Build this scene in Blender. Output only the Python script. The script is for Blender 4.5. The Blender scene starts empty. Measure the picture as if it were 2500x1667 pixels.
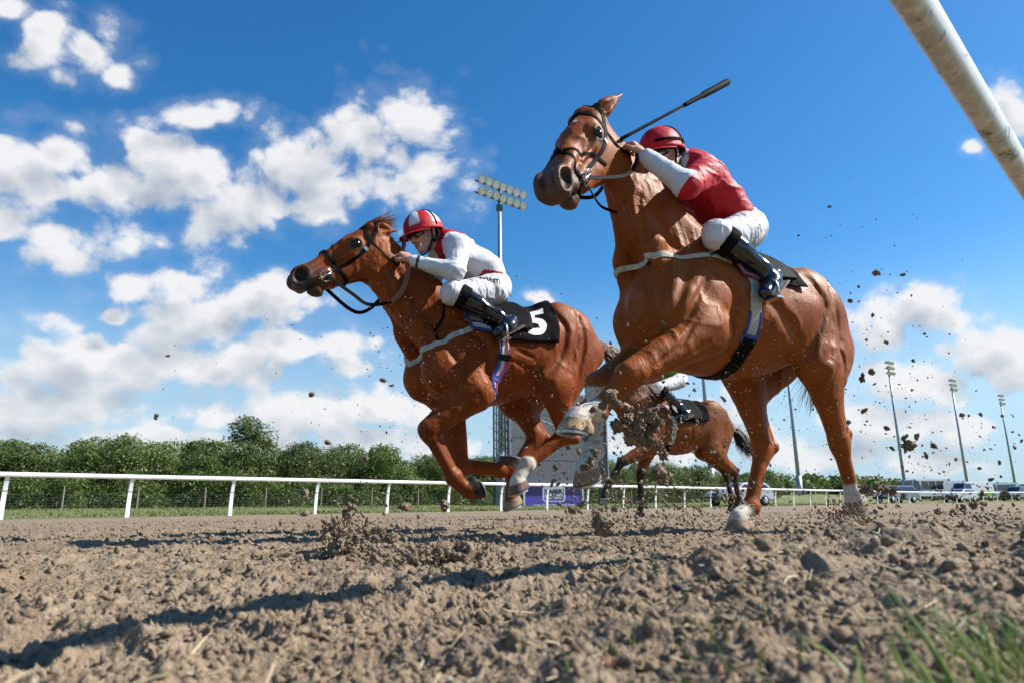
import bpy, bmesh, math, random
import numpy as np
from mathutils import Matrix, Vector, noise as mnoise

random.seed(7)
RNG = np.random.default_rng(11)
scene = bpy.context.scene
COL = scene.collection

# ------------------------------------------------------------------ camera
FPX = 1684.0; CX, CY = 1250.0, 833.5            # focal length and centre, in pixels of a 2500 px wide frame
PITCH = math.radians(13.45); ROLL = math.radians(0.7)
CAM = np.array([0.0, 0.0, 0.14])
_fw = np.array([0, math.cos(PITCH), math.sin(PITCH)])
_u0 = np.array([0, -math.sin(PITCH), math.cos(PITCH)])
_r0 = np.array([1.0, 0, 0])
_rt = _r0 * math.cos(ROLL) - _u0 * math.sin(ROLL)
_up = _u0 * math.cos(ROLL) + _r0 * math.sin(ROLL)
cd = bpy.data.cameras.new('camera')
cam = bpy.data.objects.new('camera', cd); COL.objects.link(cam)
cam.matrix_world = Matrix(((_rt[0], _up[0], -_fw[0], CAM[0]), (_rt[1], _up[1], -_fw[1], CAM[1]),
                           (_rt[2], _up[2], -_fw[2], CAM[2]), (0, 0, 0, 1)))
cd.sensor_width = 36.0; cd.lens = FPX / 2500 * 36.0
cd.clip_start = 0.02; cd.clip_end = 6000
cd.dof.use_dof = True; cd.dof.focus_distance = 4.0; cd.dof.aperture_fstop = 7.0
scene.camera = cam

def ray(px, py): return _fw + _rt * (px - CX) / FPX + _up * (CY - py) / FPX
def gpt(px, py, z=0.0):
    d = ray(px, py); return CAM + d * ((z - CAM[2]) / d[2])
def dpt(px, py, depth):                          # a point that many metres in front of the camera
    d = ray(px, py); return CAM + d * (depth / d[1])

# ------------------------------------------------------------------ sky and sun
SUN_EL = math.radians(43); SUN_AZ = math.radians(5)      # direction towards the sun: +x, a little behind the camera
SUN = np.array([math.cos(SUN_EL) * math.cos(SUN_AZ), math.cos(SUN_EL) * math.sin(SUN_AZ), math.sin(SUN_EL)])
sl = bpy.data.lights.new('sun', 'SUN'); so = bpy.data.objects.new('sun', sl); COL.objects.link(so)
sl.energy = 5.0; sl.angle = math.radians(0.5); sl.color = (1.0, 0.955, 0.89)
so.rotation_euler = Vector(SUN).to_track_quat('Z', 'Y').to_euler()
so.location = (20, -5, 25)
world = bpy.data.worlds.new('World'); scene.world = world; world.use_nodes = True
vs = scene.view_settings; vs.view_transform = 'Standard'; vs.look = 'None'; vs.gamma = 1; vs.use_curve_mapping = False
vs.exposure = 0.74

class N:
    """tiny expression builder for shader nodes"""
    def __init__(s, tree): s.t = tree
    def new(s, typ, **kw):
        n = s.t.nodes.new(typ)
        for k, v in kw.items(): setattr(n, k, v)
        return n
    def put(s, sock, v):
        if isinstance(v, (int, float)): sock.default_value = v
        elif isinstance(v, (tuple, list)):
            v = tuple(v)
            if len(sock.default_value) == 4 and len(v) == 3: v = v + (1,)
            sock.default_value = v
        else: s.t.links.new(v, sock)
    def m(s, op, a, b=None, c=None, clamp=False):
        n = s.new('ShaderNodeMath', operation=op, use_clamp=clamp)
        for i, v in enumerate((a, b, c)):
            if v is not None: s.put(n.inputs[i], v)
        return n.outputs[0]
    def v(s, op, a, b=None, c=None, out=0):
        n = s.new('ShaderNodeVectorMath', operation=op)
        for i, x in enumerate((a, b, c)):
            if x is not None: s.put(n.inputs[i], x)
        return n.outputs[out]
    def xyz(s, a):
        n = s.new('ShaderNodeSeparateXYZ'); s.put(n.inputs[0], a); return n.outputs
    def comb(s, x, y, z):
        n = s.new('ShaderNodeCombineXYZ')
        for i, q in enumerate((x, y, z)): s.put(n.inputs[i], q)
        return n.outputs[0]
    def noise(s, vec, scale, detail=4, rough=0.5, dist=0.0, out=0, lac=2.0):
        n = s.new('ShaderNodeTexNoise')
        if vec is not None: s.put(n.inputs['Vector'], vec)
        for k, q in (('Scale', scale), ('Detail', detail), ('Roughness', rough), ('Distortion', dist), ('Lacunarity', lac)):
            s.put(n.inputs[k], q)
        return n.outputs[out]
    def ramp(s, x, a, b, lo=0.0, hi=1.0, smooth=True):
        n = s.new('ShaderNodeMapRange', interpolation_type='SMOOTHSTEP' if smooth else 'LINEAR')
        s.put(n.inputs[0], x); s.put(n.inputs[1], a); s.put(n.inputs[2], b); s.put(n.inputs[3], lo); s.put(n.inputs[4], hi)
        return n.outputs[0]
    def mix(s, f, a, b, typ='MIX'):
        n = s.new('ShaderNodeMix', data_type='RGBA', blend_type=typ)
        s.put(n.inputs[0], f); s.put(n.inputs[6], a); s.put(n.inputs[7], b)
        return n.outputs[2]

def build_sky():
    nt = world.node_tree; nt.nodes.clear(); n = N(nt)
    sky = n.new('ShaderNodeTexSky', sky_type='NISHITA', sun_disc=False)
    sky.sun_elevation = SUN_EL
    sky.sun_rotation = math.radians(90) - SUN_AZ
    sky.altitude = 0; sky.air_density = 1.0; sky.dust_density = 0.35; sky.ozone_density = 3.0
    hs = n.new('ShaderNodeHueSaturation'); nt.links.new(sky.outputs[0], hs.inputs['Color'])
    hs.inputs['Hue'].default_value = 0.5
    tc = n.new('ShaderNodeTexCoord'); d = tc.outputs['Generated']
    el = n.xyz(d)[2]; n.put(hs.inputs['Saturation'], n.ramp(el, 0.0, 0.35, 0.55, 1.32))
    clear = n.mix(n.ramp(el, 0.0, 0.30, 0.75, 0.0), n.mix(1.0, hs.outputs[0], (1.62, 1.95, 1.98), 'MULTIPLY'), (4.6, 6.9, 9.3))
    # clouds: blobs given in the (x/y, z/y) tangent plane of the north direction, frayed by fractal noise
    def px(x, y):
        q = ray(x, y); return q[0] / q[1], q[2] / q[1]
    blobs = CLOUDS
    grp = bpy.data.node_groups.new('cloud_field', 'ShaderNodeTree')
    grp.interface.new_socket('Vector', in_out='INPUT', socket_type='NodeSocketVector')
    grp.interface.new_socket('Field', in_out='OUTPUT', socket_type='NodeSocketFloat')
    g = N(grp); gi = g.new('NodeGroupInput'); go = g.new('NodeGroupOutput')
    dv = gi.outputs[0]
    x, y, z = g.xyz(dv)
    ys = g.m('MAXIMUM', y, 0.05)
    uv = g.comb(g.m('DIVIDE', x, ys), g.m('DIVIDE', z, ys), 0.0)
    warp = g.noise(dv, 6.0, 2.0, 0.55, out=1)
    uv = g.v('ADD', uv, g.v('MULTIPLY', g.v('SUBTRACT', warp, (0.5, 0.5, 0.5)), (0.09, 0.05, 0.0)))
    acc = None
    for (bx, by, rx, ry) in blobs:
        u0, v0 = px(bx, by); u1, _ = px(bx + rx, by); _, v1 = px(bx, by - ry)
        ru, rv = abs(u1 - u0) * 1.42, abs(v1 - v0) * 1.42
        L = g.v('LENGTH', g.v('MULTIPLY_ADD', uv, (1 / ru, 1 / rv, 0), (-u0 / ru, -v0 / rv, 0)), out=1)
        acc = L if acc is None else g.m('SMOOTH_MIN', acc, L, 0.2)
    infield = g.m('MAXIMUM', g.m('SUBTRACT', 1.0, acc), -1.4)
    # away from the part of the sky in the picture the cover goes on at random
    low = g.noise(dv, 2.2, 3, 0.5)
    rnd = g.m('SUBTRACT', g.m('MULTIPLY', g.m('SUBTRACT', low, 0.60), 6.0), g.m('MULTIPLY', g.m('MAXIMUM', z, 0.0), 1.2))
    away = g.ramp(y, 0.62, 0.35)
    base = g.m('ADD', g.m('MULTIPLY', infield, g.m('SUBTRACT', 1.0, away)), g.m('MULTIPLY', rnd, away))
    sq = g.v('MULTIPLY', g.v('ADD', dv, g.v('MULTIPLY', warp, (0.05, 0.05, 0.05))), (1.0, 1.0, 1.25))
    def billow(scale):
        w = g.new('ShaderNodeTexVoronoi', feature='F1'); g.put(w.inputs['Vector'], sq); w.inputs['Scale'].default_value = scale; return w.outputs['Distance']
    fine = g.m('MULTIPLY', g.m('SUBTRACT', 0.42, billow(13.0)), 1.15)
    fine = g.m('MULTIPLY_ADD', g.m('SUBTRACT', 0.42, billow(31.0)), 0.62, fine)
    fine = g.m('MULTIPLY_ADD', g.m('SUBTRACT', g.noise(sq, 26.0, 5.0, 0.60), 0.5), 1.35, fine)
    f = g.m('ADD', g.m('ADD', base, fine), 0.0)
    grp.links.new(f, go.inputs[0])
    def field(vec):
        q = n.new('ShaderNodeGroup'); q.node_tree = grp; n.put(q.inputs[0], vec); return q.outputs[0]
    f0 = field(d)
    toward = (SUN[0] * 0.026, SUN[1] * 0.02, SUN[2] * 0.050)
    f1 = field(n.v('ADD', d, toward))
    cover = n.m('MAXIMUM', n.ramp(f0, -0.20, 0.42), n.m('MULTIPLY', n.ramp(f0, -0.65, 0.1), 0.12))
    lit = n.m('MULTIPLY', n.m('SUBTRACT', f0, f1), 0.85)
    shade = n.m('ADD', n.m('SUBTRACT', 0.78, n.m('MULTIPLY', n.ramp(f0, 0.1, 1.15), 0.74)), lit, clamp=True)
    cr = n.mix(shade, (5.2, 5.9, 7.0), (11.0, 11.0, 11.1))
    zz = n.xyz(d)[2]
    hz = n.ramp(zz, 0.0, 0.16, 0.82, 1.0)
    col = n.mix(n.m('MULTIPLY', cover, n.m('MULTIPLY', hz, 0.96)), clear, cr)
    bg = n.new('ShaderNodeBackground'); n.put(bg.inputs[0], col); bg.inputs[1].default_value = 0.05
    out = n.new('ShaderNodeOutputWorld'); nt.links.new(bg.outputs[0], out.inputs[0])
    world.cycles.sampling_method = 'MANUAL'; world.cycles.sample_map_resolution = 512

CLOUDS = [(120, 70, 60, 60), (210, 130, 60, 60), (270, 190, 40, 35), (40, 20, 60, 30),
    (60, 400, 170, 75), (210, 470, 200, 100), (420, 440, 140, 85), (560, 520, 130, 55), (300, 590, 110, 70), (60, 560, 140, 70),
    (490, 285, 75, 38), (330, 340, 70, 50), (950, 330, 105, 90), (1030, 420, 90, 70), (690, 390, 90, 65), (800, 430, 100, 70), (780, 510, 60, 40),
    (190, 880, 150, 65), (330, 930, 130, 60), (100, 1010, 220, 45), (430, 790, 110, 55), (640, 740, 170, 50), (780, 850, 130, 45), (560, 880, 160, 60),
    (380, 690, 120, 40), (800, 1010, 230, 45), (450, 1075, 260, 24), (1000, 1090, 200, 34), (1300, 728, 38, 16), (280, 780, 45, 18),
    (2270, 760, 105, 62), (2150, 820, 90, 42), (2420, 880, 150, 60), (2250, 930, 130, 45), (2480, 270, 55, 75), (2395, 355, 28, 22),
    (2130, 1030, 110, 38), (2330, 1040, 180, 42), (1980, 1110, 200, 28), (2350, 1130, 220, 26), (1700, 1010, 130, 55), (1560, 1100, 190, 38)]
build_sky()
scene.cycles.use_adaptive_sampling = True; scene.cycles.adaptive_threshold = 0.02
scene.cycles.use_denoising = True
scene.cycles.max_bounces = 6; scene.cycles.diffuse_bounces = 3; scene.cycles.glossy_bounces = 3; scene.cycles.transmission_bounces = 4; scene.cycles.transparent_max_bounces = 6
# ------------------------------------------------------------------ helpers: objects
def link(o, parent=None):
    COL.objects.link(o)
    if parent is not None: o.parent = parent
    return o
def tag(o, label=None, cat=None, group=None, kind=None):
    if label: o['label'] = label
    if cat: o['category'] = cat
    if group: o['group'] = group
    if kind: o['kind'] = kind
    return o
def empty(name, loc=(0, 0, 0), rz=0.0):
    o = bpy.data.objects.new(name, None); o.empty_display_size = 0.2
    o.location = loc; o.rotation_euler = (0, 0, rz); return link(o)
def mesh_obj(name, V, Fc, mat, parent=None, smooth=False, col=None, loc=None):
    me = bpy.data.meshes.new(name)
    V = np.asarray(V, np.float32).reshape(-1, 3)
    if isinstance(Fc, np.ndarray):
        nf, k = Fc.shape
        me.vertices.add(len(V)); me.vertices.foreach_set('co', V.ravel())
        me.loops.add(nf * k); me.loops.foreach_set('vertex_index', Fc.astype(np.int32).ravel())
        me.polygons.add(nf); me.polygons.foreach_set('loop_start', np.arange(0, nf * k, k, dtype=np.int32))
        me.polygons.foreach_set('loop_total', np.full(nf, k, np.int32))
        me.update(calc_edges=True)
    else:
        me.from_pydata([tuple(map(float, v)) for v in V], [], Fc); me.update()
    if smooth: me.polygons.foreach_set('use_smooth', np.ones(len(me.polygons), bool))
    if col is not None:
        a = me.color_attributes.new('Col', 'FLOAT_COLOR', 'POINT')
        c = np.ones((len(V), 4), np.float32); c[:, :3] = col; a.data.foreach_set('color', c.ravel())
    if mat is not None:
        for mm in (mat if isinstance(mat, (list, tuple)) else [mat]): me.materials.append(mm)
    o = bpy.data.objects.new(name, me)
    if loc is not None: o.location = loc
    return link(o, parent)
def copy_tree(o, parent=None):
    c = o.copy(); COL.objects.link(c); c.parent = parent
    for ch in list(o.children): copy_tree(ch, c)
    return c

class MB:
    """collects simple shapes into one mesh"""
    def __init__(s): s.v = []; s.f = []; s.n = 0
    def add(s, V, F):
        s.v.append(np.asarray(V, float).reshape(-1, 3)); s.f += [tuple(i + s.n for i in f) for f in F]; s.n += len(s.v[-1]); return s
    def box(s, c, size, R=None):
        h = np.array(size) / 2
        V = np.array([(x, y, z) for x in (-1, 1) for y in (-1, 1) for z in (-1, 1)]) * h
        if R is not None: V = V @ np.asarray(R).T
        return s.add(V + np.array(c), [(0, 1, 3, 2), (4, 6, 7, 5), (0, 4, 5, 1), (2, 3, 7, 6), (0, 2, 6, 4), (1, 5, 7, 3)])
    def tube(s, pts, r, seg=8, cap=True, flat=None):
        V, F = tube(pts, r, seg, cap, flat); return s.add(V, F)
    def lathe(s, prof, seg=16, R=None, c=(0, 0, 0)):
        V = []; F = []; m = len(prof)
        for i in range(seg):
            a = 2 * math.pi * i / seg
            for (rr, z) in prof: V.append((rr * math.cos(a), rr * math.sin(a), z))
        for i in range(seg):
            j = (i + 1) % seg
            for k in range(m - 1): F.append((i * m + k, j * m + k, j * m + k + 1, i * m + k + 1))
        V = np.array(V)
        if R is not None: V = V @ np.asarray(R).T
        return s.add(V + np.array(c), F)
    def obj(s, name, mat, parent=None, smooth=False, loc=None):
        return mesh_obj(name, np.concatenate(s.v), s.f, mat, parent, smooth, loc=loc)

def nrm(v):
    v = np.asarray(v, float); return v / (np.linalg.norm(v) + 1e-12)
def lerp(a, b, t): return np.asarray(a) + (np.asarray(b) - np.asarray(a)) * t
def frame_z(d, hint=(0, 0, 1)):
    z = nrm(d); x = np.cross(hint, z)
    if np.linalg.norm(x) < 1e-4: x = np.cross((1, 0, 0), z)
    x = nrm(x); return np.stack([x, np.cross(z, x), z], 1)
def tube(pts, r, seg=8, cap=True, flat=None):
    P = np.asarray(pts, float); n = len(P); r = np.broadcast_to(np.asarray(r, float), (n,))
    T = np.gradient(P, axis=0); V = []; F = []
    T /= np.linalg.norm(T, axis=1)[:, None] + 1e-12
    x = frame_z(T[0])[:, 0]
    for i in range(n):
        x = nrm(x - T[i] * (x @ T[i])); y = np.cross(T[i], x)
        for k in range(seg):
            a = 2 * math.pi * k / seg
            V.append(P[i] + r[i] * (x * math.cos(a) + y * math.sin(a) * (flat or 1.0)))
    for i in range(n - 1):
        for k in range(seg):
            k2 = (k + 1) % seg; F.append((i * seg + k, i * seg + k2, (i + 1) * seg + k2, (i + 1) * seg + k))
    if cap: F.append(tuple(range(seg))[::-1]); F.append(tuple((n - 1) * seg + k for k in range(seg)))
    return np.array(V), F
def catmull(P, m):
    """smooth curve through the points, m samples"""
    P = np.asarray(P, float); Q = np.vstack([2 * P[0] - P[1], P, 2 * P[-1] - P[-2]]); n = len(P) - 1
    out = []
    for t in np.linspace(0, n, m):
        i = min(int(t), n - 1); u = t - i; a, b, c, d = Q[i:i + 4]
        out.append(0.5 * (2 * b + (c - a) * u + (2 * a - 5 * b + 4 * c - d) * u * u + (3 * b - a - 3 * c + d) * u ** 3))
    return np.array(out)

# ------------------------------------------------------------------ helpers: noise in numpy
def _hash(*c):
    h = np.zeros(c[0].shape, np.uint32)
    for i, q in enumerate(c):
        h = (h ^ (q.astype(np.int64).astype(np.uint32) * np.uint32((0x9E3779B1, 0x85EBCA77, 0xC2B2AE3D)[i]))) * np.uint32(0x27D4EB2F)
        h ^= h >> np.uint32(15)
    h *= np.uint32(0x2C1B3C6D); h ^= h >> np.uint32(12)
    return h.astype(np.float64) / 4294967295.0
def vnoise(*p):
    """value noise in 2 or 3 dimensions, -1..1"""
    i = [np.floor(q) for q in p]; f = [q - k for q, k in zip(p, i)]
    w = [q * q * q * (q * (q * 6 - 15) + 10) for q in f]
    tot = 0
    D = len(p)
    for m in range(2 ** D):
        wt = 1; c = []
        for k in range(D):
            b = (m >> k) & 1; c.append(i[k] + b); wt = wt * (w[k] if b else 1 - w[k])
        tot = tot + wt * _hash(*c)
    return tot * 2 - 1
def fbm(p, octv=4, gain=0.5, lac=2.03):
    a = 1; t = 0; s = 0; p = [np.asarray(q, float) for q in p]
    for o in range(octv):
        t = t + a * vnoise(*p); s += a; a *= gain; p = [q * lac + 17.31 for q in p]
    return t / s

# ------------------------------------------------------------------ helpers: bodies grown from blended tapered capsules
class Field:
    def __init__(s, lo, hi, h):
        s.lo = np.array(lo, float); s.h = h; s.n = (np.ceil((np.array(hi) - lo) / h)).astype(int) + 1
        s.D = np.full(s.n, 0.25, np.float32)
    def _box(s, lo, hi):
        a = np.maximum(((np.array(lo) - s.lo) / s.h).astype(int), 0); b = np.minimum(((np.array(hi) - s.lo) / s.h).astype(int) + 2, s.n)
        if np.any(b <= a): return None
        g = [s.lo[k] + s.h * np.arange(a[k], b[k]) for k in range(3)]
        return tuple(slice(a[k], b[k]) for k in range(3)), (g[0][:, None, None].astype(np.float32), g[1][None, :, None].astype(np.float32), g[2][None, None, :].astype(np.float32))
    def _mix(s, sl, d, k, sub=False):
        D = s.D[sl]
        if sub:
            d = -d; h = np.clip(0.5 - 0.5 * (D - d) / k, 0, 1) if k > 0 else (d > D) * 1.0
            s.D[sl] = D + (d - D) * h + k * h * (1 - h)
        else:
            h = np.clip(0.5 + 0.5 * (D - d) / k, 0, 1)
            s.D[sl] = D + (d - D) * h - k * h * (1 - h)
    def cone(s, a, b, ra, rb, k=0.03, flat=None, sub=False):
        """tapered capsule a-b; flat=(axis, factor) squeezes it along the axis"""
        a = np.asarray(a, float); b = np.asarray(b, float); m = max(ra, rb) + 0.06 + k
        if flat is not None and flat[1] > 1: m *= flat[1]
        q = s._box(np.minimum(a, b) - m, np.maximum(a, b) + m)
        if q is None: return
        sl, (X, Y, Z) = q
        X = X - a[0]; Y = Y - a[1]; Z = Z - a[2]; ba = b - a
        if flat is not None:
            ax = nrm(flat[0]); c = (X * ax[0] + Y * ax[1] + Z * ax[2]) * (1 / flat[1] - 1)
            X = X + c * ax[0]; Y = Y + c * ax[1]; Z = Z + c * ax[2]
            ba = ba + ax * (ba @ ax) * (1 / flat[1] - 1)
        l2 = ba @ ba + 1e-12
        t = np.clip((X * ba[0] + Y * ba[1] + Z * ba[2]) / l2, 0, 1)
        d = np.sqrt((X - t * ba[0]) ** 2 + (Y - t * ba[1]) ** 2 + (Z - t * ba[2]) ** 2) - (ra + (rb - ra) * t)
        if flat is not None and flat[1] < 1: d = d * (0.35 + 0.65 * flat[1])
        s._mix(sl, d.astype(np.float32), k, sub)
    def ball(s, c, r, k=0.03, flat=None, sub=False): s.cone(c, np.asarray(c, float) + 1e-5, r, r, k, flat, sub)
    def ell(s, c, R, rad, k=0.03, sub=False):
        """ellipsoid with axes = columns of R, radii rad"""
        c = np.asarray(c, float); m = max(rad) + 0.05 + k; q = s._box(c - m, c + m)
        if q is None: return
        sl, (X, Y, Z) = q; X = X - c[0]; Y = Y - c[1]; Z = Z - c[2]; tot = 0; t2 = 0
        for i in range(3):
            u = X * R[0][i] + Y * R[1][i] + Z * R[2][i]; tot = tot + (u / rad[i]) ** 2; t2 = t2 + (u / rad[i] ** 2) ** 2
        k0 = np.sqrt(tot); d = k0 * (k0 - 1) / (np.sqrt(t2) + 1e-6)
        s._mix(sl, d.astype(np.float32), k, sub)
    def trunk(s, st, k=0.03):
        """st rows: x, ztop, zbottom, half width, pinch of the top"""
        st = np.array(sorted(st)); xs = st[:, 0]
        q = s._box((xs[0] - .1, -.5, st[:, 2].min() - .1), (xs[-1] + .1, .5, st[:, 1].max() + .1)); sl, (X, Y, Z) = q
        x = np.clip(X[:, 0, 0], xs[0], xs[-1])
        fine = np.linspace(xs[0], xs[-1], 240); cs = catmull_x(st, fine)
        zt, zb, hy, pn = [np.interp(x, fine, cs[:, i])[:, None, None] for i in range(1, 5)]
        zc = (zt + zb) / 2; hz = np.maximum((zt - zb) / 2, 0.01); u = (Z - zc) / hz
        w = hy * (1 - pn * np.clip(u, 0, 1.2) ** 1.6)
        d = (np.sqrt((Y / np.maximum(w, 0.01)) ** 2 + u ** 2) - 1) * np.minimum(hy, hz) * 0.9
        ex = np.maximum(np.abs(X - np.clip(X, xs[0], xs[-1])), 0)
        d = np.sqrt(np.maximum(d, 0) ** 2 + ex ** 2) + np.minimum(d, 0) * (ex == 0)
        s._mix(sl, d.astype(np.float32), k)
    def sample(s, P):
        u = (np.asarray(P, float) - s.lo) / s.h; u = np.clip(u, 0, s.n - 1.001); i = u.astype(int); f = u - i; t = 0
        for m in range(8):
            b = [(m >> k) & 1 for k in range(3)]; w = np.prod([f[..., k] if b[k] else 1 - f[..., k] for k in range(3)], axis=0)
            t = t + w * s.D[i[..., 0] + b[0], i[..., 1] + b[1], i[..., 2] + b[2]]
        return t
    def grad(s, P):
        e = s.h * 1.5; P = np.asarray(P, float)
        g = np.stack([s.sample(P + np.eye(3)[k] * e) - s.sample(P - np.eye(3)[k] * e) for k in range(3)], -1)
        return g / (np.linalg.norm(g, axis=-1, keepdims=True) + 1e-9)
    def snap(s, P, off=0.0, it=12):
        """pull points on to the surface, off metres outside it"""
        P = np.array(P, float)
        for _ in range(it):
            e = s.sample(P) - off
            if np.abs(e).max() < 4e-4: break
            P = P - s.grad(P) * np.clip(e, -0.05, 0.05)[..., None] * 0.9
        return P
    def mesh(s): return surface_nets(s.D, s.lo, s.h)
def catmull_x(st, fine):
    xs = st[:, 0]; out = [fine]
    for c in range(1, st.shape[1]):
        y = st[:, c]; dx = np.diff(xs); m = np.diff(y) / dx; t = np.concatenate([[m[0]], (m[:-1] * dx[1:] + m[1:] * dx[:-1]) / (dx[:-1] + dx[1:]), [m[-1]]])
        i = np.clip(np.searchsorted(xs, fine) - 1, 0, len(xs) - 2); h = dx[i]; u = (fine - xs[i]) / h
        out.append((2 * u ** 3 - 3 * u ** 2 + 1) * y[i] + (u ** 3 - 2 * u ** 2 + u) * h * t[i] + (-2 * u ** 3 + 3 * u ** 2) * y[i + 1] + (u ** 3 - u ** 2) * h * t[i + 1])
    return np.stack(out, 1)
def surface_nets(D, lo, h):
    ins = D < 0; c = None
    for m in range(8):
        a = ins[(m & 1):ins.shape[0] - 1 + (m & 1), ((m >> 1) & 1):ins.shape[1] - 1 + ((m >> 1) & 1), ((m >> 2) & 1):ins.shape[2] - 1 + ((m >> 2) & 1)]
        c = a.astype(np.uint8) if c is None else c + a
    act = (c > 0) & (c < 8); I = np.argwhere(act)
    idx = np.full(act.shape, -1, np.int32); idx[act] = np.arange(len(I))
    off = np.array([[m & 1, (m >> 1) & 1, (m >> 2) & 1] for m in range(8)])
    val = np.stack([D[I[:, 0] + o[0], I[:, 1] + o[1], I[:, 2] + o[2]] for o in off], 1).astype(float)
    acc = np.zeros((len(I), 3)); cnt = np.zeros(len(I))
    for a in range(8):
        for b in (a ^ 1, a ^ 2, a ^ 4):
            if b < a: continue
            m = (val[:, a] < 0) != (val[:, b] < 0); t = val[m, a] / (val[m, a] - val[m, b])
            acc[m] += off[a] + t[:, None] * (off[b] - off[a]); cnt[m] += 1
    V = lo + h * (I + acc / cnt[:, None]); Fs = []
    for ax in range(3):
        o1, o2 = [(1, 2), (2, 0), (0, 1)][ax]
        A = np.take(ins, range(ins.shape[ax] - 1), ax); B = np.take(ins, range(1, ins.shape[ax]), ax); E = np.argwhere(A != B)
        E = E[(E[:, o1] > 0) & (E[:, o2] > 0) & (E[:, o1] < act.shape[o1]) & (E[:, o2] < act.shape[o2])]
        q = []
        for d1, d2 in ((1, 1), (0, 1), (0, 0), (1, 0)):
            e = E.copy(); e[:, o1] -= d1; e[:, o2] -= d2; q.append(idx[e[:, 0], e[:, 1], e[:, 2]])
        q = np.stack(q, 1); fl = ~ins[E[:, 0], E[:, 1], E[:, 2]]; q[fl] = q[fl][:, ::-1]; Fs.append(q)
    F = np.concatenate(Fs); return V, F[(F >= 0).all(1)]
def vert_normals(V, F):
    n = np.cross(V[F[:, 2]] - V[F[:, 0]], V[F[:, 3 if F.shape[1] > 3 else 2]] - V[F[:, 1]]); N_ = np.zeros_like(V)
    for k in range(F.shape[1]): np.add.at(N_, F[:, k], n)
    return N_ / (np.linalg.norm(N_, axis=1, keepdims=True) + 1e-12)
def seg_dist(P, a, b):
    a = np.asarray(a, float); b = np.asarray(b, float); ba = b - a; t = np.clip(((P - a) @ ba) / (ba @ ba + 1e-12), 0, 1)
    return np.linalg.norm(P - a - t[:, None] * ba, axis=1), t
def sstep(x, a, b):
    t = np.clip((x - a) / (b - a), 0, 1); return t * t * (3 - 2 * t)
def paint(C, w, rgb): C[:] = C * (1 - w[:, None]) + np.array(rgb) * w[:, None]

def ribbon(field, pts, width, thick=0.004, m=40, off=0.002, snap=True, closed=False, normal=None, lift=None):
    """strap lying on a body: a box section swept along points pulled to the surface"""
    P = catmull(pts, m)
    if snap:
        P = field.snap(P, off, 40); P[1:-1] = (P[:-2] + 2 * P[1:-1] + P[2:]) / 4; 
        P = field.snap(P, off, 16)
        Nn = field.grad(P)
    else: Nn = np.tile(nrm(normal), (m, 1)) if normal is not None and np.ndim(normal) == 1 else np.asarray(normal)
    T = np.gradient(P, axis=0); T /= np.linalg.norm(T, axis=1)[:, None] + 1e-12
    B = np.cross(T, Nn); B /= np.linalg.norm(B, axis=1)[:, None] + 1e-12; Nn = np.cross(B, T)
    w = np.broadcast_to(np.asarray(width, float) / 2, (m,))[:, None]
    if snap:
        e1 = field.snap(P + B * w, off, 14); e2 = field.snap(P - B * w, off, 14)
    else: e1 = P + B * w; e2 = P - B * w
    V = np.concatenate([e1, e1 + Nn * thick, P + Nn * thick * 1.15, e2 + Nn * thick, e2]); F = []
    for r_ in range(4):
        for i in range(m - 1): F.append((r_ * m + i, (r_ + 1) * m + i, (r_ + 1) * m + i + 1, r_ * m + i + 1))
    for i in range(m - 1): F.append((4 * m + i, i, i + 1, 4 * m + i + 1))
    F.append((0, m, 2 * m, 3 * m, 4 * m)); F.append(tuple(r_ * m + m - 1 for r_ in range(5))[::-1])
    return V, F

def text_verts(txt, size=1.0, shear=0.0, bold=0.0):
    """flat lettering as triangles, centred, in the xy plane"""
    cu = bpy.data.curves.new('lettering', 'FONT'); cu.body = txt; cu.size = size; cu.align_x = 'CENTER'; cu.align_y = 'CENTER'; cu.fill_mode = 'FRONT'; cu.shear = shear; cu.offset = bold; cu.resolution_u = 4
    o = bpy.data.objects.new('lettering', cu); COL.objects.link(o); dg = bpy.context.evaluated_depsgraph_get(); me = bpy.data.meshes.new_from_object(o.evaluated_get(dg))
    bm = bmesh.new(); bm.from_mesh(me); bmesh.ops.remove_doubles(bm, verts=bm.verts, dist=1e-5 * size); bmesh.ops.triangulate(bm, faces=bm.faces)
    V = np.array([v.co[:2] for v in bm.verts]); bm.verts.index_update(); F = [tuple(v.index for v in fc.verts) for fc in bm.faces]; bm.free()
    bpy.data.objects.remove(o); bpy.data.curves.remove(cu); bpy.data.meshes.remove(me); return V, F
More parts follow.
